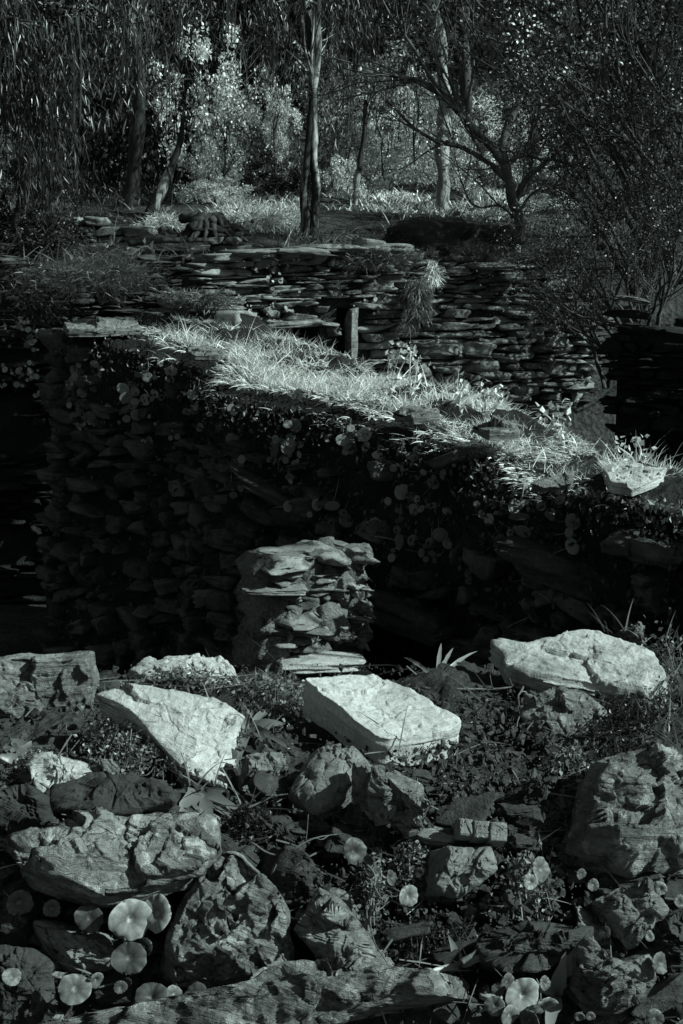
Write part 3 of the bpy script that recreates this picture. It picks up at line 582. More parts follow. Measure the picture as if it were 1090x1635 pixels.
def twig(label, px, r0, seed, off=.03, side=2):
    m = MB(); r = np.random.RandomState(seed); pts = np.array([FP(u, v, off) for u, v in px]); path = smooth_path(pts, 26); path += vecn(path * 30, 2, seed) * .002
    tube(m, path, np.linspace(r0, r0 * .4, 26), 6)
    for _ in range(side):
        k = r.randint(6, 22); q = path[k]; d = nrm(r.normal(0, 1, 3)); tube(m, smooth_path([q, q + d * .015, q + d * .03 + [0, 0, .008]], 6), np.linspace(r0 * .5, r0 * .2, 6), 4)
    return tag(m.build('twig', M['twig'], origin=pts[0]), label, 'twig', 'twigs on the front bank')
twig('long thin twig lying across the earth below the long slab', [(670, 1098), (740, 1102), (800, 1098), (850, 1088), (905, 1092)], .0025, 1, side=4)
twig('hooked pale root hanging in the earth right of the cut block', [(835, 1095), (828, 1115), (830, 1140), (824, 1160)], .0018, 2)
twig('thin twig crossing the left edge below the dark squared rock', [(0, 1322), (60, 1312), (120, 1318), (160, 1312)], .0018, 3)
twig('pale snapped stick above the tapering ledge', [(738, 1538), (752, 1524), (764, 1512)], .004, 4, .05, 0)
twig('curved root beside the tall-stalked pennywort', [(585, 1375), (600, 1400), (590, 1440), (596, 1500), (620, 1545)], .0018, 5, .05)
twig('thin bent stem left of the smooth many-sided rock', [(395, 1290), (430, 1275), (462, 1268)], .0015, 6, .05)
twig('thin twig in the hollow right of the dark stone', [(400, 1345), (440, 1365), (500, 1340), (545, 1330)], .0016, 7, .05)
twig('dark root winding over the slope at right', [(930, 1110), (980, 1130), (1020, 1150), (1080, 1190)], .0022, 8, .04, 4)

# ------------------------------------------------------------------ middle wall
CTRL = [(1290, 880, 3.55), (1090, 812, 4.1), (960, 778, 4.35), (850, 768, 4.6), (760, 722, 4.85), (640, 690, 5.15), (540, 660, 5.45), (440, 640, 5.75), (360, 625, 6.0), (320, 585, 6.25), (200, 548, 6.7), (98, 524, 7.1)]
ctrl = np.array([P(*c) for c in CTRL])
edge = smooth_path(ctrl, 420)                       # front top edge
tan2 = np.gradient(edge, axis=0); tan2[:, 2] = 0; tan2 = nrm(tan2); nor = nrm(np.cross(tan2, [0, 0, 1])); nor = np.where((nor[:, 1:2] > 0), -nor, nor)
FLOOR = CZ - 1.97
THK = .72
_s = np.linspace(0, 1, len(edge)); THA = .40 + .32 * sst(.2, .6, _s); BUMP = .03 + .055 * sst(.2, .6, _s)
def wall_section(ntop=40, nface=150):
    rows = []
    for k in range(nface):                          # up the face
        t = k / (nface - 1); z = lerp(FLOOR - .05, 0, t); rows.append((.10 * (1 - t), None, t))
    return rows
secs = []
nf, ntp = 150, 46
Vw = np.zeros((nf + ntp + 12, len(edge), 3))
for k in range(nf):
    t = k / (nf - 1); tt_ = t
    Vw[k] = edge + nor * (.10 * (1 - t)); Vw[k, :, 2] = lerp(FLOOR - .05, edge[:, 2] - .03, t)
for k in range(ntp):
    t = (k + 1) / ntp; Vw[nf + k] = edge - nor * (THA * t)[:, None]; Vw[nf + k, :, 2] = edge[:, 2] - .03 + BUMP * np.sin(min(t * 1.5, 1) * pi / 2) - .05 * max(0, t - .8) / .2
for k in range(12):
    t = (k + 1) / 12; Vw[nf + ntp + k] = edge - nor * THA[:, None]; Vw[nf + ntp + k, :, 2] = lerp(edge[:, 2], FLOOR - .05, t)
q = Vw.reshape(-1, 3)
disp = .035 * fbm(q * 2.2, 3, 31) + .022 * fbm(q * 9, 4, 32) + .008 * fbm(q * 40, 2, 33)
nrow = np.zeros_like(Vw); nrow[:nf] = nor; nrow[nf:nf + ntp] = [0, 0, 1]; nrow[nf + ntp:] = -nor
Vw = (q + disp[:, None] * nrow.reshape(-1, 3)).reshape(Vw.shape)
# close the left end
endc = Vw[:, -1].mean(0); R_ = Vw.shape[0]; C_ = Vw.shape[1]
i = (np.arange(R_ - 1)[:, None] * C_ + np.arange(C_ - 1)[None]).ravel()
Fq = np.stack([i, i + C_, i + C_ + 1, i + 1], -1)
a_ = np.arange(R_ - 1); Fe = np.stack([a_ * C_ + C_ - 1, (a_ + 1) * C_ + C_ - 1, np.full(R_ - 1, R_ * C_)], -1)
mwall = tag(link('stone_wall', None, loc=(0, 5.5, FLOOR)), 'tall ruined wall crossing the picture behind the front bank, grass on its top', 'wall')
def under(parent, name, me):
    o = link(name, me, parent); o.matrix_parent_inverse = Matrix.Translation(-Vector(parent.location)); return o
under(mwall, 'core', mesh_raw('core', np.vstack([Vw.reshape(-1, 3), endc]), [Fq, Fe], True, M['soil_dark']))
# stones on the face
def edge_at(s):
    k = min(max(s, 0), .9999) * (len(edge) - 1); a = int(k); f = k - a
    return lerp(edge[a], edge[a + 1], f), nor[a], tan2[a]
elen = np.linalg.norm(np.diff(edge, axis=0), axis=1).sum()
rng = np.random.RandomState(11); mb = MB()
z = FLOOR + .02
while z < CZ - .2:
    h = rng.uniform(.03, .085); s = rng.uniform(0, .03)
    while s < 1:
        L = rng.uniform(.04, .22); p, n, t = edge_at(s + L / 2 / elen); s += L / elen
        if z + h > p[2] - .02: continue
        u_ = (p[2] - z) / 1.5
        if rng.rand() < (.35 if p[0] < 0 else .72) or (p[2] - z < .33 and rng.rand() < .75): continue
        dep = rng.uniform(-.035, .02); c = np.array([p[0], p[1], z + h / 2 + .01 * rng.randn()]) + n * (.10 * u_ + dep) 
        tl = rng.normal(0, .17); tx = nrm(-t * cos(tl) + np.array([0, 0, 1]) * sin(tl)); up = nrm(np.cross(n, tx)) * 1
        if up[2] < 0: up = -up
        yv = nrm(np.cross(up, tx)); stone(mb, c, (L * .96, .14, h * .94), (tx, yv, up), rng, 8, .35, .2)
    z += h
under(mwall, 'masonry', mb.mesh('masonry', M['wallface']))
# end quoins at the left end
mb = MB(); z = FLOOR
while z < edge[-1][2] - .05:
    h = rng.uniform(.05, .12)
    for k in range(4):
        L = rng.uniform(.14, .26); c = edge[-1] + tan2[-1] * rng.uniform(-.02, .05) - nor[-1] * (.05 + k * .19); c = c.copy(); c[2] = z + h / 2
        stone(mb, c, (L, .16, h * .95), (nor[-1], tan2[-1], np.array([0, 0, 1.])), rng, 6, .35, .14)
    z += h
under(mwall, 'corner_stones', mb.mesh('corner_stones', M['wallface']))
# pier against the wall
mb = MB(); rng = np.random.RandomState(3)
PY = 4.66
zt = P(490, 888, PY)[2]; z = FLOOR
prow = [];
while z < zt:
    h = rng.uniform(.014, .055); u = 412 + rng.uniform(-14, 16) + max(0, z - FLOOR - .75) * 30
    while u < 556:
        L = rng.uniform(16, 80); u1 = min(u + L, 560 + rng.uniform(-30, 12))
        c = P((u + u1) / 2, 900, PY); c = np.array([c[0], PY - .12 + rng.uniform(-.04, .04) + (.24 * (u - 398) / 190), z + h / 2])
        stone(mb, c + np.array([0, .12, 0]), ((u1 - u) / F * PY * .99, .26, h * .96), ((.88, .47 + rng.normal(0, .05), rng.normal(0, .03)), (-.47, .88, 0), (0, 0, 1)), rng, 8, .25, .30)
        u = u1 + 2
    z += h * .99
for k in range(4):   # backing stones joining the pier to the wall
    stone(mb, (P(480, 900, PY)[0] - .0, PY + .5, FLOOR + .10 + k * .2), (.36, .7, .22), np.eye(3), rng, 8, .3, .1)
pier = tag(mb.build('stone_pier', M['pier'], origin=(P(490, 900, PY)[0], PY, FLOOR)), 'lit pier of thin stacked stones jutting from the middle wall', 'pier', )
mb = MB(); rc = np.random.RandomState(44); zc = FLOOR
while zc < zt - .04:
    for uc in (425, 465, 505, 540):
        stone(mb, P(uc, 900, PY) * [1, 0, 0] + [0, PY - .12 + .24 * (uc - 398) / 190 + .07 + rc.uniform(-.02, .02), zc + .05], (.13, .2, .13), ((.88, .47, 0), (-.47, .88, 0), (0, 0, 1)), rc, 8, .4, .35)
    zc += .09
core = link('mortar', mb.mesh('mortar', M['mortar'], origin=pier.location), pier)
def slab_w(name, label, c, size, ax, mat, seed, cat='slab', group=None, n=14):
    m = MB(); r = np.random.RandomState(seed); ax = np.array([nrm(a) for a in ax]); stone(m, (0, 0, 0), size, ax, r, n, .22, .10)
    return tag(link(name, m.mesh(name, mat), loc=tuple(c)), label, cat, group)
slab_w('slab', 'thin pale slab jutting from the left side of the pier', P(436, 940, PY - .12), (.21, .14, .022), ((1, .2, .0), (-.2, 1, 0), (0, 0, 1)), M['pier'], 3)
slab_w('slab', 'long dark slate lying aslant above the pier', P(480, 808, 5.62), (.56, .18, .05), ((1, -.25, -.46), (.2, 1, 0), (.46, 0, 1)), M['wallface'], 4)
slab_w('slab', 'small grey capstone at the top of the pier', P(470, 880, PY + .08), (.17, .16, .03), ((1, -.1, .05), (.1, 1, 0), (-.05, 0, 1)), M['wall'], 5)
slab_w('slab', 'bright flat slab at the foot of the pier', P(508, 1056, PY - .10), (.24, .16, .035), ((1, -.05, .04), (.05, 1, 0), (-.04, 0, 1)), M['pale'], 15)
slab_w('slab', 'broad dark slate sticking out of the shaded wall at right', P(920, 915, 4.42), (.42, .16, .10), ((1, -.5, -.22), (.5, 1, 0), (.2, 0, 1)), M['wallface'], 6)
slab_w('slab', 'dim slate sloping down right of the pier', P(650, 985, 4.95), (.34, .2, .09), ((1, -.3, -.25), (.3, 1, 0), (.25, 0, 1)), M['wallface'], 7)
# flat stones on the wall top
def top_slab(label, outl, Yc, mat, seed, normal=(0, -.12, 1), th=.03): rock('capstone', label, outl, 0, normal, th, mat, 'capstone', seed, group='capstones on the middle wall', Yc=Yc, rnd=.005, flake=.003, strata=.003, facets=0, dome=.002, amp=.003)
top_slab('broad pale capstone at the right end of the grassy wall', [(962, 748), (1000, 741), (1066, 748), (1055, 760), (1010, 778), (975, 772)], 4.42, M['pale'], 60)
top_slab('thin capstone edge under the grass left of the broad one', [(846, 772), (880, 758), (915, 752), (912, 770), (870, 775)], 4.42, M['mid'], 61, (0, -.5, .9))
top_slab('flat grey capstone in the grass right of the tall stalks', [(755, 676), (800, 670), (835, 676), (830, 688), (780, 690)], 4.85, M['mid'], 62)
top_slab('flat grey capstone in the grass near the middle', [(628, 655), (660, 648), (700, 650), (702, 660), (660, 665)], 5.15, M['mid'], 63)
top_slab('capstone on the left end of the wall without grass', [(100, 516), (140, 508), (215, 510), (225, 524), (160, 528), (108, 528)], 6.95, M['mid'], 64)
top_slab('small capstone half under grass in the left part', [(295, 556), (330, 550), (356, 556), (350, 566), (310, 566)], 6.2, M['mid'], 65)
top_slab('small stone perched left of the wall end', [(55, 528), (72, 524), (82, 530), (70, 536)], 7.2, M['mid'], 66)

# grass and turf on the wall top
rng = np.random.RandomState(8); gm = MB(); N = 34000
s = rng.rand(N) ** 1.0; dens = fbm(np.column_stack([s * 28, np.zeros(N), np.zeros(N)]), 3, 50)
k = (s * (len(edge) - 1)).astype(int); off = -.04 + rng.rand(N) ** .8 * (THA[k] + .02)
uu = 545 + (edge[k, 0]) / edge[k, 1] * F
base = edge[k] - nor[k] * off[:, None]; base[:, 2] += np.where(off < 0, -.06 * rng.rand(N), BUMP[k] - .05)
cl = fbm(base * [5, 5, 0] + 3, 3, 51)
keep = ((off > .14) | (rng.rand(N) < .5)) & (cl + rng.normal(0, .2, N) > -.16 + .35 * sst(800, 1000, uu)) & (uu > 215) & ((uu < 960) | (rng.rand(N) < .25)); base = base[keep]; off = off[keep]; cl = cl[keep]; uu = uu[keep]; kk = k[keep]; N = len(base)
hang = (off < .1)
hang = off < .1; d = rng.normal(0, .55, (N, 3)) * [1, 1, .2] + [.0, 0, .8]; d[hang] += nor[kk][hang] * .8 + [0, 0, -.45]
L = rng.uniform(.018, .075, N) * (1 + 1.0 * np.clip(cl, 0, 1)); tall = rng.rand(N) < .05; L[tall] *= 1.7
L *= np.where(uu > 880, 1.0, 1.0); L[hang] *= .8
blades(gm, base, d, L, rng.uniform(.002, .0045, N), rng.uniform(.2, 1.3, N), rng, 4)
k = rng.randint(0, len(edge), 22000); off = rng.uniform(-.03, 1, 22000) * THA[k]; base = edge[k] - nor[k] * off[:, None]; base[:, 2] += BUMP[k] - .045; u2 = 545 + base[:, 0] / base[:, 1] * F; base = base[(u2 > 225) & (u2 < 950) & (off > .14 * rng.rand(22000) + .04)]
blades(gm, base, rng.normal(0, 1, base.shape) * [1, 1, .3] + [0, 0, .3], rng.uniform(.015, .05, len(base)), .0028, .4, rng, 2)
gr = gm.build('grass', M['grass'], smooth=False); tag(gr, 'pale tangled grass covering the top of the middle wall', 'grass', kind='stuff')
gm = MB(); N = 5000; k = rng.randint(0, len(edge), N); off = rng.uniform(-.1, 1, N) * THA[k]; base = edge[k] - nor[k] * off[:, None]; base[:, 2] += np.where(off < 0, -.14 * rng.rand(N), BUMP[k] - .055)
leafcloud(gm, base, .022, .6, rng); tag(gm.build('moss', M['leaf_mid'], smooth=False), 'low moss and creeping leaves along the wall top', 'moss', kind='stuff')
gm = MB(); N = 9000; k = rng.randint(0, len(edge), N); zz = rng.rand(N) ** 1.5; base = edge[k] + nor[k] * (.02 + .10 * zz + .035 * rng.rand(N))[:, None]; base[:, 2] = lerp(edge[k, 2], FLOOR, zz)
leafcloud(gm, base, .024, .55, rng, down=.4); tag(gm.build('moss', M['leaf_dark'], smooth=False), 'dark moss and small ferns on the shaded wall face', 'moss', kind='stuff')

# tall stalks on the wall
def stalk(label, u, v, tops, Y, seed):
    r = np.random.RandomState(seed); m = MB(); b = P(u, v, Y)
    for (a, c) in tops:
        t = P(a, c, Y + r.uniform(-.05, .05)); pa = smooth_path([b, lerp(b, t, .5) + r.normal(0, .012, 3), t], 12); tube(m, pa, np.linspace(.0035, .0018, 12), 5)
        pts = t + r.normal(0, .016, (9, 3)); leafcloud(m, pts, .024, .8, r, -.2)
        pts = pa[r.randint(2, 11, 8)] + r.normal(0, .004, (8, 3)); leafcloud(m, pts, .035, .35, r, .2)
    return tag(m.build('weed_stalk', M['grass'], smooth=False, origin=b), label, 'weed', 'weed stalks on the middle wall')
stalk('pair of tall flowering stalks standing left in the grass', 625, 628, [(640, 556), (622, 575), (654, 562)], 5.45, 1)
stalk('tall bending stalks in the middle of the grass', 655, 632, [(668, 570), (655, 560), (676, 590)], 5.4, 2)
stalk('leafy pale stalks with round heads right of the middle', 775, 665, [(788, 622), (798, 640), (770, 625)], 5.1, 3)
stalk('short leafy stalks left of the round heads', 735, 655, [(728, 618), (742, 620), (750, 630)], 5.2, 4)
stalk('tall thin grass stalks near the right end', 895, 705, [(892, 650), (868, 660), (900, 675)], 4.8, 5)
stalk('thin stalks at the right end of the wall', 1015, 745, [(1018, 706), (985, 712)], 4.6, 6)

# pennyworts on walls
def wall_penny(name, label, pos, n, size, rng, group):
    m = MB()
    k = rng.randint(1, 4)
    for _ in range(k):
        me = None; R = size * rng.uniform(.6, 1.25); th = np.arange(14) * 2 * pi / 14; rr = (0.02, .2, .45, .8, 1.0); zz_ = (0, .1, .08, .16, .12)
        c = rng.normal(0, size * 1.1, 3) * [1, .3, 1]; nn_ = nrm(np.asarray(n) + rng.normal(0, .3, 3)); x, y, w = leaf_frame(nn_, 0)
        V = np.concatenate([np.outer(np.cos(th) * q * R, x) + np.outer(np.sin(th) * q * R * .85, y) + w * R * zq for q, zq in zip(rr, zz_)]) + c
        i = np.arange(4)[:, None] * 14; j = np.arange(14)[None]; m.add(V, [np.stack([i + j, i + 14 + j, i + 14 + (j + 1) % 14, i + (j + 1) % 14], -1).reshape(-1, 4)])
        tube(m, smooth_path([c, c + (-w * R * .8) + [0, 0, -R], c - w * R * 2 + [0, 0, -R * 2]], 5), R * .06, 4)
    return m
WP = [wall_penny('pennywort', '', 0, (-.3, -1, .15), .027, rng, '').mesh('pennywort', M['penny']) for _ in range(8)]
# the wall leaves have no unit radius, give them their own material
M['penny_far'] = leaf_mat('wall_pennywort_leaf', .17, .2, .6)
for w_ in WP: w_.materials[0] = M['penny_far']
named = [(640, 820), (655, 850), (678, 872), (712, 862), (682, 900), (628, 880), (640, 795), (388, 852), (285, 690), (302, 655), (237, 602), (215, 640), (155, 605), (560, 690), (575, 700), (880, 830), (250, 625), (600, 735), (470, 640)]
def hit_face(u, v):
    best = None
    for k in range(0, len(edge), 2):
        p = edge[k]; uu_ = 545 + p[0] / ((p[1] * cos(PITCH) - (p[2] - CZ) * sin(PITCH))) * F
        if best is None or abs(uu_ - u) < best[0]: best = (abs(uu_ - u), k)
    return best[1]
for idx in range(120):
    if idx < len(named): u, v = named[idx]
    else: u = 110 + 850 * rng.rand() ** 1.5; v = None
    k = hit_face(u, 0); Yk = edge[k][1]
    if v is None:
        e_px = 817.5 - F * math.tan(math.atan((edge[k][2] - CZ) / Yk) + PITCH); v = e_px + 25 + (150 if u < 600 else 200) * rng.rand() ** 1.2
    p = P(u, v, Yk); p = P(u, v, Yk - .07 - .09 * (edge[k][2] - p[2]) / 1.5)
    o = link('pennywort', WP[rng.randint(8)], loc=tuple(p)); o.rotation_euler = (rng.normal(0, .2), rng.uniform(0, 6.28), rng.normal(0, .2)); sc = rng.uniform(.45, 1.1); o.scale = (sc,) * 3
    tag(o, 'small pennywort rooted in the shaded face of the grassy wall', 'pennywort', 'pennyworts on the face of the middle wall')

# ------------------------------------------------------------------ back building wall
def masonry_wall(name, label, p0, p1, top, zb, mat, seed, hr=(.018, .062), lr=(.06, .30), holes=(), thick=.5, miss=.08, parent=None, coremat=None, depth=.03):
    """p0,p1 plan points; top(s) height; holes: (s0,s1,z0,z1)"""
    p0 = np.array(p0, float); p1 = np.array(p1, float); Lw = np.linalg.norm(p1 - p0); t = (p1 - p0) / Lw; n = np.array([t[1], -t[0]])
    if n[1] > 0: n = -n
    T = np.array([t[0], t[1], 0]); Nn = np.array([n[0], n[1], 0]); rng = np.random.RandomState(seed)
    e = tag(link(name, None, loc=(float(p0[0]), float(p0[1]), zb)), label, 'wall')
    m = MB(); z = zb
    tmax = max(top(q) for q in np.linspace(0, 1, 40))
    while z < tmax:
        h = rng.uniform(*hr); s = -rng.uniform(0, .1); wave = rng.uniform(0, 9)
        while s < Lw:
            L = rng.uniform(*lr); sm = s + L / 2; zz_ = z + .02 * sin(sm * 2 + z * 3); q = sm / Lw; s += L
            if zz_ + h * .7 > top(min(max(q, 0), 1)) or rng.rand() < miss: continue
            if any(a < sm + L * .25 and sm - L * .25 < b and c < zz_ + h * .7 and zz_ + h * .3 < d_ for a, b, c, d_ in holes): continue
            tl = rng.normal(0, .05); tx = nrm(T + np.array([0, 0, tl])); up = np.array([0, 0, 1.]) - tx * tx[2]; hh = h * rng.uniform(.75, 1.0) if rng.rand() < .9 else h * 1.7
            pc = np.array([p0[0], p0[1], 0]) + T * sm + Nn * rng.uniform(-depth, depth) - Nn * .1; pc[2] = zz_ + h / 2
            stone(m, pc, (L * .97, .24, hh), (tx, np.cross(nrm(up), tx), nrm(up)), rng, 6, .3, .20)
        z += h * .97
    link('masonry', m.mesh('masonry', mat), e).matrix_parent_inverse = Matrix.Translation(-Vector(e.location))
    # core behind the stones, split around the holes
    m = MB(); S = np.unique(np.concatenate([np.linspace(0, Lw, 60)] + [np.array([a, b]) for a, b, _, _ in holes]))
    for a, b in zip(S[:-1], S[1:]):
        mid = (a + b) / 2; tp = top(min(mid / Lw, 1)) - .11; spans = [(zb - .1, tp)]
        for ha, hb, hc, hd in holes:
            if ha <= mid <= hb: spans = [(x0, min(x1, hc)) for x0, x1 in spans if x0 < hc] + [(max(x0, hd), x1) for x0, x1 in spans if x1 > hd]
        for x0, x1 in spans:
            o = np.array([p0[0], p0[1], 0]); f0 = o + T * a - Nn * .07; f1 = o + T * b - Nn * .07; b0 = f0 - Nn * thick; b1 = f1 - Nn * thick
            V = [np.array([q_[0], q_[1], zq]) for zq in (x0, x1) for q_ in (f0, f1, b1, b0)]
            m.add(V, [np.array([(0, 1, 5, 4), (1, 2, 6, 5), (2, 3, 7, 6), (3, 0, 4, 7), (4, 5, 6, 7), (3, 2, 1, 0)])])
    link('core', m.mesh('core', coremat or M['soil_dark'], smooth=False), e).matrix_parent_inverse = Matrix.Translation(-Vector(e.location))
    return e, T, Nn
def pz(v, Y): return P(545, v, Y)[2]
A = P(330, 400, 9.2); Bp = P(935, 420, 10.3)
WL = np.hypot(Bp[0] - A[0], Bp[1] - A[1]); rr_ = np.random.RandomState(2).uniform(-.05, .05, 50)
def top_back(q): 
    u = 330 + q * 605; v = np.interp(u, [330, 380, 420, 600, 700, 800, 870, 935], [410, 404, 400, 392, 402, 404, 425, 470]); Yq = 9.2 + q * 1.1
    return pz(v, Yq) + rr_[int(q * 40)] * .9
def s_of(u): return (u - 330) / 605 * WL
h1 = (s_of(426), s_of(502), pz(590, 9.45), pz(517, 9.45)); h2 = (s_of(528), s_of(562), pz(640, 9.55), pz(492, 9.55))
bwall, BT, BN = masonry_wall('ruined_house_wall', 'ruined house wall of thin slate courses with a small window and a doorway', A[:2], Bp[:2], top_back, CZ - 1.96, M['wall'], 20, holes=(h1, h2), coremat=M['soil'])
def on_wall(u, v, out=.0):
    q = (u - 330) / 605; return P(u, v, 9.2 + q * 1.1 - out)
m = MB(); stone(m, on_wall(466, 517, .0), (.48, .26, .045), (BT + np.array([0, 0, .03]), -BN, (0, 0, 1)), rng, 8, .2, .14); under(bwall, 'window_lintel', m.mesh('window_lintel', M['wall']))
m = MB(); stone(m, on_wall(560, 548, .02), (.055, .12, .46), (BT, -BN, (0, 0, 1)), rng, 8, .2, .05); under(bwall, 'door_post', m.mesh('door_post', M['wall']))
# wall return at the right corner
c0 = P(937, 430, 10.32)
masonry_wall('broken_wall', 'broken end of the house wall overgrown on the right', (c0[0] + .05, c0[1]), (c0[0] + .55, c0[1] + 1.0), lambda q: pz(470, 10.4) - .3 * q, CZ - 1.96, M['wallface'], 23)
# left continuation, lower and further
A2 = P(-60, 440, 10.0); B2 = P(345, 400, 10.0)
masonry_wall('terrace_wall', 'dark overgrown terrace wall on the left behind the feathery bush', A2[:2], B2[:2], lambda q: pz(412 - 6 * q, 10.0) , CZ - 1.96, M['wallface'], 24, miss=.25)
A3 = P(215, 470, 8.6); B3 = P(405, 530, 8.2)
masonry_wall('broken_wall', 'low broken wall stub with a sloping top in front of the terrace wall', A3[:2], B3[:2], lambda q: pz(np.interp(q, [0, .35, .6, .85, 1], [505, 472, 480, 515, 545]), 8.4), CZ - 1.96, M['wall'], 25, miss=.15)
A4 = P(-50, 520, 8.0); B4 = P(70, 520, 8.0)
masonry_wall('broken_wall', 'dark wall piece at the left edge beyond the end of the grassy wall', A4[:2], B4[:2], lambda q: pz(500 + 12 * q, 8.0), CZ - 1.96, M['soil_dark'], 26, miss=.5)  # stones coloured near black to paint the shade beyond the wall end
A5 = P(100, 350, 14.2); B5 = P(197, 350, 14.0)
masonry_wall('broken_wall', 'small stone wall with pale stones below the left gum tree', A5[:2], B5[:2], lambda q: pz(np.interp(q, [0, .3, .8, 1], [352, 338, 350, 366]), 14.1), pz(412, 14.1), M['wall'], 27, (.05, .11), (.12, .4), miss=.04)
A6 = P(205, 385, 13.0); B6 = P(400, 385, 13.0)
masonry_wall('broken_wall', 'low wall of rounded stones behind the house wall, tree stump above it', A6[:2], B6[:2], lambda q: pz(np.interp(q, [0, .45, .6, .65, .9, 1], [398, 398, 385, 370, 368, 385]), 13.0), pz(412, 13.0), M['pier'], 28, (.05, .12), (.10, .26), miss=.04)
A7 = P(985, 480, 9.0); B7 = P(1110, 480, 8.8)
masonry_wall('broken_wall', 'black shaded wall stub at the right edge with a slab on its top', A7[:2], B7[:2], lambda q: pz(490 + 20 * q, 9.0), CZ - 1.96, M['soil_dark'], 29, miss=.3)  # shade painted into the stones by a near-black colour
slab_w('slab', 'tilted slab on top of the shaded wall stub at the right edge', P(1008, 478, 8.9), (.18, .2, .03), ((1, .1, -.15), (-.1, 1, 0), (.15, 0, 1)), M['pier'], 9)
for k, (u, v, L_, lab) in enumerate([(405, 404, .28, 'left capstone on the house wall'), (470, 400, .35, 'second capstone on the house wall, flat and pale'), (530, 396, .42, 'long thin capstone on the house wall above the doorway'), (775, 425, .28, 'pale flat stone near the right top of the house wall'), (805, 442, .22, 'squared pale stone in the right top of the house wall'), (600, 398, .25, 'capstone beside the hanging bush on the house wall')]):
    slab_w('capstone', lab, on_wall(u, v, .05), (L_, .3, .05), (BT, -BN, (0, 0, 1)), M['wall'], 70 + k, 'capstone', 'capstones on the house wall', 8)
slab_w('rock', 'pale rounded rock lying at the sloping end of the low wall stub', P(362, 513, 8.1), (.13, .14, .12), np.eye(3), M['pale'], 80, 'rock')
slab_w('rock', 'smaller pale rock at the foot of the sloping wall stub', P(388, 536, 8.05), (.12, .12, .07), np.eye(3), M['pale'], 81, 'rock')
# dark mound on top of the house wall
def mound(name, label, u, v, Y, size, mat, seed, cat='rock', rough=.3):
    V, Fc = CUBE[14]; q = nrm(V); q = q * (1 + rough * fbm(q * 1.6 + seed, 5, seed)[:, None]); m = MB(); m.add(q * np.array(size) / 2, [Fc]); return tag(link(name, m.mesh(name, mat), loc=tuple(P(u, v, Y))), label, cat)
mound('boulder', 'dark mossy boulder heap on top of the house wall below the pale trunk', 690, 388, 11.4, (.80, .7, .36), M['dark'], 4)
mound('boulder', 'smaller dark pointed boulder right of the dark mossy heap', 785, 385, 11.6, (.42, .5, .26), M['dim'], 5)
mound('boulder', 'low grey boulder behind the dark heap', 745, 372, 12.2, (.5, .5, .16), M['wall'], 8)

# penny worts on back walls
rng = np.random.RandomState(77)
for idx in range(46):
    u = rng.uniform(370, 620); v = rng.uniform(415, 500)
    o = link('pennywort', WP[rng.randint(8)], loc=tuple(on_wall(u, v, .08))); o.scale = (rng.uniform(.3, .6),) * 3; o.rotation_euler = (0, rng.uniform(0, 6), .4); tag(o, 'tiny pennywort in the joints of the ruined house wall', 'pennywort', 'pennyworts on the house wall')
for idx in range(22):
    u = rng.uniform(-5, 60); v = rng.uniform(520, 640)
    o = link('pennywort', WP[rng.randint(8)], loc=tuple(P(u, v, 7.9))); o.scale = (rng.uniform(.35, .75),) * 3; o.rotation_euler = (0, rng.uniform(0, 6), .3); tag(o, 'small pennywort on the dark wall piece at the left edge', 'pennywort', 'pennyworts on the left wall piece')

# feathery bushes
def feather_bush(label, u, v, Y, rad, n, L, mat, seed, w=.004, down=0, name='feathery_bush'):
    r = np.random.RandomState(seed); c = P(u, v, Y); m = MB(); q = nrm(r.normal(0, 1, (n, 3))) * (r.rand(n) ** .4)[:, None]; lump = 1 + .35 * fbm(q * 2 + seed, 3, seed)
    q = q * lump[:, None] * np.array(rad) / 2; q = q + fbm(q * 9, 2, seed)[:, None] * .04; d = nrm(q * .6 + r.normal(0, .3, (n, 3)) * np.mean(rad) + np.array([0, 0, .1 - down]) * np.mean(rad)); blades(m, q + c, d, L * r.uniform(.5, 1.3, n), w, .6 + down, r, 3)
    for _ in range(10):
        e_ = nrm(r.normal(0, 1, 3)) * np.array(rad) * .4; tube(m, smooth_path([c + [0, 0, -rad[2] * .6], c + e_ * .4, c + e_], 8), np.linspace(.012, .003, 8), 4)
    return tag(m.build(name, mat, smooth=False, origin=c), label, 'bush')
feather_bush('feathery dark bush on the left terrace above the wall end', 160, 440, 9.2, (.85, .7, .30), 12000, .045, M['leaf_bush'], 1, .002)
feather_bush('low grey bush left of the feathery one', 55, 470, 9.3, (.6, .6, .45), 5000, .05, M['leaf_dark'], 2)
feather_bush('cushion of fine foliage overhanging the house wall in the middle', 600, 412, 9.6, (.75, .6, .16), 7000, .04, M['leaf_bush'], 3, .002)
feather_bush('fine cushion plant on the house wall right of the dark boulder', 770, 402, 10.0, (.5, .4, .14), 3500, .04, M['leaf_bush'], 4, .002)
feather_bush('pale dry plant hanging down the house wall', 668, 475, 9.6, (.20, .16, .34), 2200, .055, M['grass_dim'], 5, .004, .8, 'hanging_plant')
feather_bush('bright dry tuft on the house wall above the hanging plant', 692, 432, 9.7, (.10, .12, .16), 300, .08, M['grass'], 6, .007, .4, 'hanging_plant')
feather_bush('weeds on top of the low wall stub', 315, 478, 8.4, (.5, .3, .10), 1500, .05, M['grass_dim'], 7, .006)
feather_bush('bright grass patch beyond the stump on the terrace', 400, 352, 15.5, (1.1, 1.0, .12), 3500, .14, M['grass'], 8, .010)
feather_bush('pale grass patch below the leaning trunk', 262, 358, 15.2, (.5, .4, .14), 900, .1, M['grass'], 9, .010)
feather_bush('weeds on the far right of the house wall top', 865, 415, 10.2, (.5, .4, .12), 900, .09, M['grass_dim'], 10, .006)

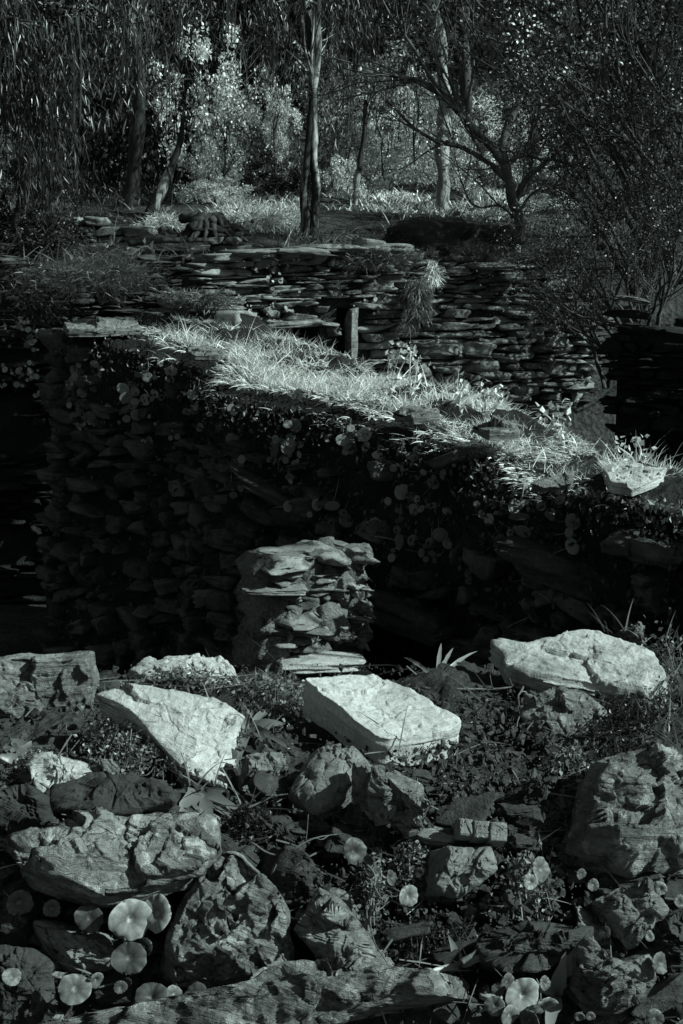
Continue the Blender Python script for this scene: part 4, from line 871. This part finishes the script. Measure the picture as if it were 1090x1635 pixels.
# ------------------------------------------------------------------ trees
def grow(r, p, d, L, r0, depth, out, tips, spread=.7, up=.15, kids=3, wob=.18, minL=.08):
    n = 7; pts = [p]; dd = d
    for k in range(n - 1):
        dd = nrm(dd + r.normal(0, wob, 3) + np.array([0, 0, up]) / n); pts.append(pts[-1] + dd * L / (n - 1))
    pts = np.array(pts); r1 = r0 * .55; out.append((pts, np.linspace(r0, r1, n), depth))
    if depth == 0 or L < minL: tips.append((pts[-1], dd)); tips.append((pts[4], dd)); return
    for k in range(kids):
        t = r.randint(2, n) if k else n - 1; q = pts[t]; nd = nrm(dd + nrm(r.normal(0, 1, 3)) * spread)
        grow(r, q, nd, L * r.uniform(.55, .8), lerp(r0, r1, t / n) * .68, depth - 1, out, tips, spread, up, kids, wob, minL)
def limbs_mesh(mb, out, sides=6, thin=3):
    for pts, rad, dp in out: tube(mb, pts, rad, sides if dp > 1 else thin, cap=False)
def px_limb(px, Y, r0, r1, n=24, seed=0, wob=.01):
    pts = smooth_path([P(a, b, Y + (c[0] if c else 0)) for a, b, *c in px], n); pts = pts + vecn(pts * 3 + seed, 2, seed) * wob; return pts, np.linspace(r0, r1, n)
def strands(r, starts, n_leaf, Lr, spread=.09, size=.13):
    """points of hanging gum leaves along drooping strands"""
    P_ = []
    for s in starts:
        L = r.uniform(*Lr); t = r.rand(n_leaf)[:, None]; dr = np.array([r.normal(0, .25), r.normal(0, .25), -1]); P_.append(s + dr * L * t + r.normal(0, spread, (n_leaf, 3)) * (0.4 + t))
    return np.concatenate(P_)
def gum_tree(label, trunks, Y, crown_c, crown_r, nst, mat, seed, n_leaf=40, size=.10, Lr=(.5, 1.5), name='gum_tree', bark='bark_euc', asp=.13, group='trees behind the ruins'):
    r = np.random.RandomState(seed); m = MB(); b0 = P(trunks[0][0][0][0], trunks[0][0][0][1], Y); b0 = np.array([b0[0], b0[1], b0[2]])
    outs = []
    for px, ra, rb in trunks:
        pts, rad = px_limb(px, Y, ra, rb, 40, seed); pts[0, 2] -= .3; tube(m, pts, rad, 12, rough=(5, .28), seed=seed)
        for k in range(4):
            q = pts[r.randint(26, 39)]; to = np.array(crown_c) + nrm(r.normal(0, 1, 3)) * np.array(crown_r) * .6; d = to - q; L = np.linalg.norm(d); out = []; tips = []
            grow(r, q, nrm(d), L * .5, rb * .5, 2, out, tips, .6, .0, 3, .12); outs += out
    limbs_mesh(m, outs)
    e = tag(link(name, None, loc=tuple(b0)), label, 'tree', group)
    under(e, 'trunk', m.mesh('trunk', M[bark]))
    # clumps of drooping strands
    nc = max(6, nst // 14); cc = np.array(crown_c) + nrm(r.normal(0, 1, (nc, 3))) * (r.rand(nc, 1) ** .45) * np.array(crown_r)
    st = cc[r.randint(0, nc, nst)] + r.normal(0, .28, (nst, 3)) * np.array([1, 1, .6]) * np.mean(crown_r) * .25
    pts = strands(r, st, n_leaf, Lr); m = MB(); leafcloud(m, pts, size, asp, r, down=1.1)
    for s_ in st[::3]: tube(m, smooth_path([s_, s_ + [.03, 0, -.3], s_ + [.0, .03, -.8]], 5), .006, 3, cap=False)
    under(e, 'crown', m.mesh('crown', mat, smooth=False)); return e
gum_tree('gum tree on the left with a thick lit trunk and drooping leaves', [([(203, 362), (212, 300), (216, 250), (221, 180), (222, 120), (214, 40), (206, -60)], .105, .05)], 16.5, P(160, 0, 16) + [0, 0, .3], (1.2, 1.5, .7), 80, M['leaf_euc'], 1)
gum_tree('leaning pale trunk right of the thick gum tree', [([(233, 364), (246, 328), (262, 296), (275, 262), (287, 225), (292, 180)], .08, .02)], 15.5, P(290, 130, 15.5), (.3, .4, .3), 8, M['leaf_euc'], 2)
gum_tree('pair of gum stems in the middle with white bark and painted sun patches', [([(487, 384), (489, 345), (486, 310), (492, 240), (498, 170), (506, 80), (508, -60)], .052, .035), ([(502, 352), (505, 300), (500, 240), (500, 160), (496, 60), (480, -60)], .05, .035)], 15.0, P(430, -20, 15) + [0, 0, .1], (.9, 1.3, .5), 75, M['leaf_euc'], 3, Lr=(.3, .9))
gum_tree('pale straight trunk standing behind the bare branching tree', [([(707, 352), (708, 300), (706, 240), (710, 160), (704, 80), (690, 0), (680, -80)], .09, .06)], 17.0, P(650, -90, 17), (1.8, 1.5, .8), 110, M['leaf_euc'], 4, bark='bark_pale')
gum_tree('thin dark trunk rising to the upper edge right of the pale trunk', [([(745, 150), (740, 60), (738, -60)], .1, .08), ([(742, 90), (760, 50), (790, -30)], .06, .05)], 24.0, P(780, -60, 24), (2, 1.5, .8), 60, M['leaf_dark'], 5, bark='bark_dark')
gum_tree('thin sapling trunk between the gum stems and the pale trunk', [([(566, 345), (570, 290), (580, 220), (584, 160)], .035, .02)], 17.0, P(590, 120, 17), (.5, .5, .5), 16, M['leaf_euc'], 6)
# overhanging near foliage
gum_tree('gum tree whose dark drooping leaves fill the upper left corner', [([(-70, 420), (-60, 200), (-30, 60), (30, -80)], .16, .08)], 12.0, P(10, 60, 12) + [0, 0, .1], (.9, .9, .55), 150, M['leaf_euc'], 7, Lr=(.4, .9), size=.10, bark='bark_dark')
gum_tree('gum tree with dark foliage hanging at the left edge over the terrace', [([(20, 400), (40, 300), (60, 220), (90, 140)], .06, .03)], 13.0, P(110, 190, 13), (.42, .8, .5), 60, M['leaf_dark'], 8, Lr=(.3, .7), size=.10, bark='bark_dark')

# bare branching tree on the right
r = np.random.RandomState(6); m = MB(); BY = 12.0; outs = []; tips = []
LM = [([(830, 388), (828, 350), (818, 320), (812, 290), (806, 262)], .05, .04), ([(806, 262), (780, 232), (748, 195), (722, 165), (703, 148)], .036, .024), ([(703, 148), (670, 128), (640, 124), (600, 118), (545, 108)], .020, .006),
      ([(703, 148), (680, 110), (650, 60), (622, 20), (600, -20)], .018, .006), ([(812, 292), (780, 262), (735, 235), (690, 222), (650, 195), (615, 160)], .026, .008),
      ([(806, 262), (806, 225), (822, 175), (838, 135), (852, 110), (880, 60), (910, 0)], .040, .012), ([(845, 120), (830, 80), (805, 40), (790, -10)], .018, .006), ([(838, 135), (800, 100), (760, 60), (735, 10)], .012, .005),
      ([(812, 260), (838, 240), (865, 222), (900, 215), (940, 190)], .022, .007), ([(822, 320), (840, 285), (865, 265), (885, 248), (905, 243)], .030, .012), ([(905, 243), (935, 225), (970, 190), (1010, 150)], .012, .004),
      ([(822, 318), (845, 300), (850, 250), (850, 200), (842, 160)], .022, .006), ([(828, 352), (800, 330), (760, 330), (735, 290)], .012, .004), ([(826, 345), (850, 310), (880, 300), (920, 260)], .015, .005),
      ([(748, 195), (730, 150), (735, 100), (720, 40)], .012, .004), ([(852, 110), (880, 95), (930, 40), (960, -10)], .014, .005)]
for k, (px, ra, rb) in enumerate(LM):
    px = [(a, b, .05 * i_ * ((k % 3) - 1)) for i_, (a, b) in enumerate(px)]
    pts, rad = px_limb(px, BY, ra, rb, 26, k, .012); tube(m, pts, rad, 9 if ra > .03 else 6, rough=(14, .2), seed=k)
    if k:
        for _ in range(8):
            j = r.randint(6, 25); d = nrm(pts[j] - pts[j - 2]); nd = nrm(d + nrm(r.normal(0, 1, 3)) * .8 + [0, 0, .25]); out = []
            grow(r, pts[j], nd, r.uniform(.3, .8), rad[j] * .4 + .0015, 2, out, tips, .6, .15, 2, .10, .05); outs += out
limbs_mesh(m, outs, 4, 3)
bt = tag(link('bare_tree', None, loc=tuple(P(830, 388, BY))), 'bare branching tree with spreading crooked limbs on the house wall terrace', 'tree', 'trees behind the ruins')
under(bt, 'trunk', m.mesh('trunk', M['twig']))
m = MB(); pts = np.array([t[0] for t in tips]); pts = pts[r.rand(len(pts)) < .15]; leafcloud(m, pts, .035, .7, r); under(bt, 'crown', m.mesh('crown', M['leaf_sun_tone'], smooth=False))

# twiggy thicket trees on the right
def twig_tree_meshes(seed, H, leaves, lm, lsize=.035, r0=.05, depth=4, spread=.55):
    r = np.random.RandomState(seed); m = MB(); out = []; tips = []
    for k in range(3): grow(r, np.zeros(3) + r.normal(0, .08, 3) * [1, 1, 0], nrm(np.array([r.normal(0, .3), r.normal(0, .3), 1])), H * .5, r0, depth, out, tips, spread, .35, 3, .13)
    limbs_mesh(m, out, 5, 3); t = m.mesh('trunk', M['bark_dark']); m = MB(); pts = np.array([q[0] for q in tips]); pts = pts[r.randint(0, len(pts), leaves)] + r.normal(0, .07, (leaves, 3)); leafcloud(m, pts, lsize, .7, r)
    return t, m.mesh('crown', lm, smooth=False)
TW = [twig_tree_meshes(1, 2.6, 3500, M['leaf_thicket']), twig_tree_meshes(2, 2.4, 1800, M['leaf_sun_tone'], .03), twig_tree_meshes(3, 2.8, 6000, M['leaf_dark'])]
TWL = ['thin twiggy tree with scattered mid grey leaves in the right-hand thicket', 'thin twiggy tree with sparse pale leaves in the right-hand thicket', 'twiggy tree with dense dark leaves in the right-hand thicket']
r = np.random.RandomState(12)
spots = [(1060, 430, 11.5, 0, .8), (1050, 440, 11, 1, .8), (1100, 450, 10.5, 2, .9), (1045, 400, 14, 0, 1.0), (1090, 390, 14, 2, 1.2), (1140, 440, 12, 2, 1.3), (1000, 470, 9.9, 2, .42), (1110, 370, 17, 2, 1.7), (1020, 640, 9.6, 2, .48), (1060, 660, 9.2, 2, .5), (975, 620, 10.0, 2, .36), (1090, 600, 9.6, 2, .6), (955, 400, 12.5, 2, .45), (1070, 380, 19, 2, 1.4), (1060, 380, 16, 2, .8)]
for k, (u, v, Y_, kind, sc) in enumerate(spots):
    p = P(u, v, Y_); e = link('twiggy_tree', None, loc=tuple(p)); e.rotation_euler = (0, 0, r.uniform(0, 6.28)); e.scale = (sc,) * 3
    tag(e, TWL[kind], 'tree', 'twiggy trees in the right-hand thicket')
    link('trunk', TW[kind][0], e); link('crown', TW[kind][1], e)

# leafy bushes and trees further back
def bush_mesh(seed, nclump, per, size, mat, rad=(1, 1, 1), asp=.6):
    r = np.random.RandomState(seed); cc = nrm(r.normal(0, 1, (nclump, 3))) * (r.rand(nclump, 1) ** .4) * np.array(rad); rs = r.uniform(.10, .26, nclump)
    idx = r.randint(0, nclump, per * nclump); d = nrm(r.normal(0, 1, (len(idx), 3))) * (r.rand(len(idx), 1) ** .33); pts = cc[idx] + d * rs[idx][:, None]
    m = MB(); leafcloud(m, pts, size, asp, r); 
    return m.mesh('crown', mat, smooth=False)
def trunk_mesh(seed, H=1.4, r0=.05):
    r = np.random.RandomState(seed); m = MB(); out = []; tips = []; grow(r, np.array([0, 0, -1.5]), np.array([0, 0, 1.]), H, r0, 3, out, tips, .7, .2, 3, .1); limbs_mesh(m, out, 6, 3); return m.mesh('trunk', M['bark_dark'])
BM = {'pale': [bush_mesh(s, 40, 130, .06, M['leaf_sun_tone']) for s in (1, 2)], 'mid': [bush_mesh(s, 42, 130, .06, M['leaf_mid']) for s in (3, 4)], 'dark': [bush_mesh(s, 46, 150, .07, M['leaf_dark']) for s in (5, 6)]}  # pale crowns paint sunlit patches, dark crowns the shaded wood
TM = [trunk_mesh(s) for s in (1, 2)]
def leafy(label, u, v, Y_, kind, scl, k=0, name='leafy_tree', group='leafy trees on the hillside'):
    p = P(u, v, Y_); e = link(name, None, loc=tuple(p - np.array([0, 0, scl[2] * 1.2]))); tag(e, label, 'tree' if 'tree' in name else 'bush', group)
    for nm, me in (('trunk', TM[k % 2]), ('crown', BM[kind][k % 2])):
        o = link(nm, me, e); o.location = (0, 0, scl[2] * 1.2); o.scale = scl; o.rotation_euler = (0, 0, k * 1.7)
    return e
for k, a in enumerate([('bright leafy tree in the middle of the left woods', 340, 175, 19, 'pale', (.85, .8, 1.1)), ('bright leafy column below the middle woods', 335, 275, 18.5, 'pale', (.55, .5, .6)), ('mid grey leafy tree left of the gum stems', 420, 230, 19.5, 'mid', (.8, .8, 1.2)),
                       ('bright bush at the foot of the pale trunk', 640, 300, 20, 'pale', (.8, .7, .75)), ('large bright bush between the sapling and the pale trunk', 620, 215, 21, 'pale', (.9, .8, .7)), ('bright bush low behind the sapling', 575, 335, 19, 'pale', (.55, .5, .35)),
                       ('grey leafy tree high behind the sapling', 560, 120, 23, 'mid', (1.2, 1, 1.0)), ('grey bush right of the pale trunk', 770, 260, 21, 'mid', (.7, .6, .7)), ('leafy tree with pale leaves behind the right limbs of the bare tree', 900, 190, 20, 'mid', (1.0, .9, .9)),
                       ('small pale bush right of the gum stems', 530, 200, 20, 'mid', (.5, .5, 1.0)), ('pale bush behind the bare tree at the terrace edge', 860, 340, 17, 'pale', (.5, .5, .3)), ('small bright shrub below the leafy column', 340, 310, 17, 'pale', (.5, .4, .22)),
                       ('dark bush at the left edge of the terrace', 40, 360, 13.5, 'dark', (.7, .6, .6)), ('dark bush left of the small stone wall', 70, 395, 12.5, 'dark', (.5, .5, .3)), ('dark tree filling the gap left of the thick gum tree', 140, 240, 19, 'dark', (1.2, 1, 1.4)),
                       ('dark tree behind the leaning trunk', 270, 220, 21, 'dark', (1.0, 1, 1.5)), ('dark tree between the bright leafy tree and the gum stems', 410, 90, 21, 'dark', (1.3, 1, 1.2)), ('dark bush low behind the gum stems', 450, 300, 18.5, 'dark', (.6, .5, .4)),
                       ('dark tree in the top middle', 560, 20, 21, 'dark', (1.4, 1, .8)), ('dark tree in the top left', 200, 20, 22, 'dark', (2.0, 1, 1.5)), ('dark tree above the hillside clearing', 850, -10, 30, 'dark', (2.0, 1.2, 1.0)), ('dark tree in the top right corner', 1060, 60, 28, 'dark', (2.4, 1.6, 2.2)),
                       ('dark tree behind the right thicket', 1020, 250, 27, 'dark', (2.0, 1.4, 1.6)), ('bush on the hillside below the clearing', 830, 160, 27, 'mid', (.7, .6, .45)), ('broad bush added to brighten the sunlit hillside clearing', 800, 95, 30, 'pale', (1.5, 1, .7)), ('bright bush right of the clearing behind the bare tree limbs', 880, 130, 29, 'pale', (1.0, 1, .8)),  # broad bush is added to brighten the clearing like sunlight
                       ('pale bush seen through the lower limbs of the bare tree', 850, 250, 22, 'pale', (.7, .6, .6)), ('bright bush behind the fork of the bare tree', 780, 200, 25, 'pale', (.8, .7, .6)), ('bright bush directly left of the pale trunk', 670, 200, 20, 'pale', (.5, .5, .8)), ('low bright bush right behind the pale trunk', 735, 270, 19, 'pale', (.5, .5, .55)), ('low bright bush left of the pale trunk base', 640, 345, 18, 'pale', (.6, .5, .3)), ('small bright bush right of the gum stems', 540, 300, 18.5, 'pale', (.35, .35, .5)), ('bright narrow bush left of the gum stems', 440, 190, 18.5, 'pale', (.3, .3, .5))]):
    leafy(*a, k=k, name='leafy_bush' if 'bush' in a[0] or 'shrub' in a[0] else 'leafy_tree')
# hillside wood
r = np.random.RandomState(31)
for k in range(44):
    u = r.uniform(-150, 1240); Y_ = r.uniform(26, 42); 
    if 735 < u < 900 and Y_ < 46: continue
    x = (u - 545) / F * Y_; zz_ = tz(x, Y_); sc = r.uniform(1.6, 2.6); e = link('hillside_tree', None, loc=(x, Y_, zz_ - .3)); tag(e, 'dark round-crowned tree in the wood on the far hillside', 'tree', 'trees of the far hillside wood')
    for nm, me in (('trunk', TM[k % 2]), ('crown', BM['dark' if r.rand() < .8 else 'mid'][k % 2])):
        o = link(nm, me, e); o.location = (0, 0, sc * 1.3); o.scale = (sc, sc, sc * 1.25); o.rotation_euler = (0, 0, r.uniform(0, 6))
# unseen trees added outside the view to shade the walls and the pier
for k, (x, y, zc, sc) in enumerate([(6.3, 10.0, 4.6, 1.25), (3.7, 5.9, 3.9, .85), (2.6, 3.6, 1.50, .26), (-7.5, 9, 5, 2)]):
    zb_ = tz(x, y); e = link('leafy_tree', None, loc=(x, y, zb_)); tag(e, 'unseen dark tree added outside the view to cast shade', 'tree', 'unseen trees added for shade')
    for nm, me in (('trunk', TM[k % 2]), ('crown', BM['dark'][k % 2])):
        o = link(nm, me, e); o.location = (0, 0, zc + CZ - zb_); o.scale = (sc, sc, sc); o.rotation_euler = (0, 0, k * 1.3)
        if nm == 'trunk': o.scale = (sc, sc, (zc + CZ - zb_) / 1.5)

# stump with roots
m = MB(); r = np.random.RandomState(4); c = P(335, 365, 13.6)
for k in range(22):
    a = r.uniform(0, 2 * pi); d = np.array([cos(a), sin(a) * .6, 0]); tube(m, smooth_path([c + [0, 0, .02] + r.normal(0, .07, 3) * [1.6, 1, .4], c + d * .10 + [0, 0, .07 + .05 * r.rand()], c + d * .22 + [0, 0, -.02], c + d * .36 + [0, 0, -.12]], 10), np.linspace(.05, .012, 10), 7, rough=(12, .3), seed=k)
tag(m.build('tree_stump', M['bark_dark'], origin=c), 'dark uprooted stump with splayed roots on the terrace', 'stump')
m = MB(); c = P(300, 382, 12.8); pth = smooth_path([P(205, 388, 12.7), P(260, 384, 12.7), P(330, 383, 12.9)], 20); tube(m, pth, np.linspace(.035, .02, 20), 8, rough=(10, .3), seed=5); tag(m.build('log', M['bark_dark'], origin=pth[0]), 'thin dark log lying on the low rounded-stone wall', 'log')

feather_bush('dark heather growing over the dark boulder heap', 690, 380, 11.3, (.85, .6, .24), 6000, .04, M['leaf_bush'], 34, .003)
def grass_patch(label, u0, u1, y0, y1, n, L, mat, seed, w=.012):
    r = np.random.RandomState(seed); y = r.uniform(y0, y1, n); x = (r.uniform(u0, u1, n) - 545) / F * y; cl = fbm(np.stack([x * 1.3, y * 1.3, x * 0], -1), 3, seed); k = cl + r.normal(0, .2, n) > -.15; x = x[k]; y = y[k]
    b = np.stack([x, y, terrain(x, y) + CZ], -1); m = MB(); blades(m, b, r.normal(0, .6, (len(b), 3)) * [1, 1, .2] + [0, 0, 1], L * r.uniform(.5, 1.3, len(b)), w, r.uniform(.2, 1.2, len(b)), r, 3)
    tag(m.build('grass', mat, smooth=False), label, 'grass', kind='stuff')
grass_patch('bright grass standing for the sunlit clearing high on the hillside', 735, 880, 26, 36, 9000, .30, M['leaf_sun_tone'], 1, .03)  # sunlit slope painted as very pale blades
grass_patch('bright grass on the bank behind the pale trunk', 700, 830, 15.5, 22, 3500, .11, M['leaf_sun_tone'], 2, .014)
grass_patch('bright weeds under the bushes left of the pale trunk', 520, 700, 16.5, 22, 3500, .12, M['leaf_sun_tone'], 3, .014)
grass_patch('mixed grass on the terrace edge behind the house wall', 330, 900, 11.2, 15, 9000, .10, M['grass_dim'], 5, .007)
grass_patch('bright grass around the gum stems', 330, 480, 14.5, 18, 3500, .11, M['leaf_sun_tone'], 4, .010)
mound('boulder', 'low dark heap under the uprooted stump', 345, 368, 13.7, (.55, .5, .16), M['dark'], 12)
# undergrowth over the terrace and hill
r = np.random.RandomState(9); m = MB(); N = 16000; x = r.uniform(-6, 7, N); y = r.uniform(11.0, 30, N); cl = fbm(np.stack([x * .9, y * .9, x * 0], -1), 3, 6); kp = cl + r.normal(0, .2, N) > -.05; x = x[kp]; y = y[kp]; N = len(x)
base = np.stack([x, y, terrain(x, y) + CZ], -1); blades(m, base, r.normal(0, .5, (N, 3)) * [1, 1, .2] + [0, 0, 1], r.uniform(.08, .35, N), .012, r.uniform(.2, 1.2, N), r, 3)
base = base[r.rand(N) < .6] + [0, 0, .05]; leafcloud(m, base + r.normal(0, .06, base.shape), .07, .6, r)
tag(m.build('undergrowth', M['grass_dim'], smooth=False), 'rough grass and weeds on the terrace under the trees', 'undergrowth', kind='stuff')
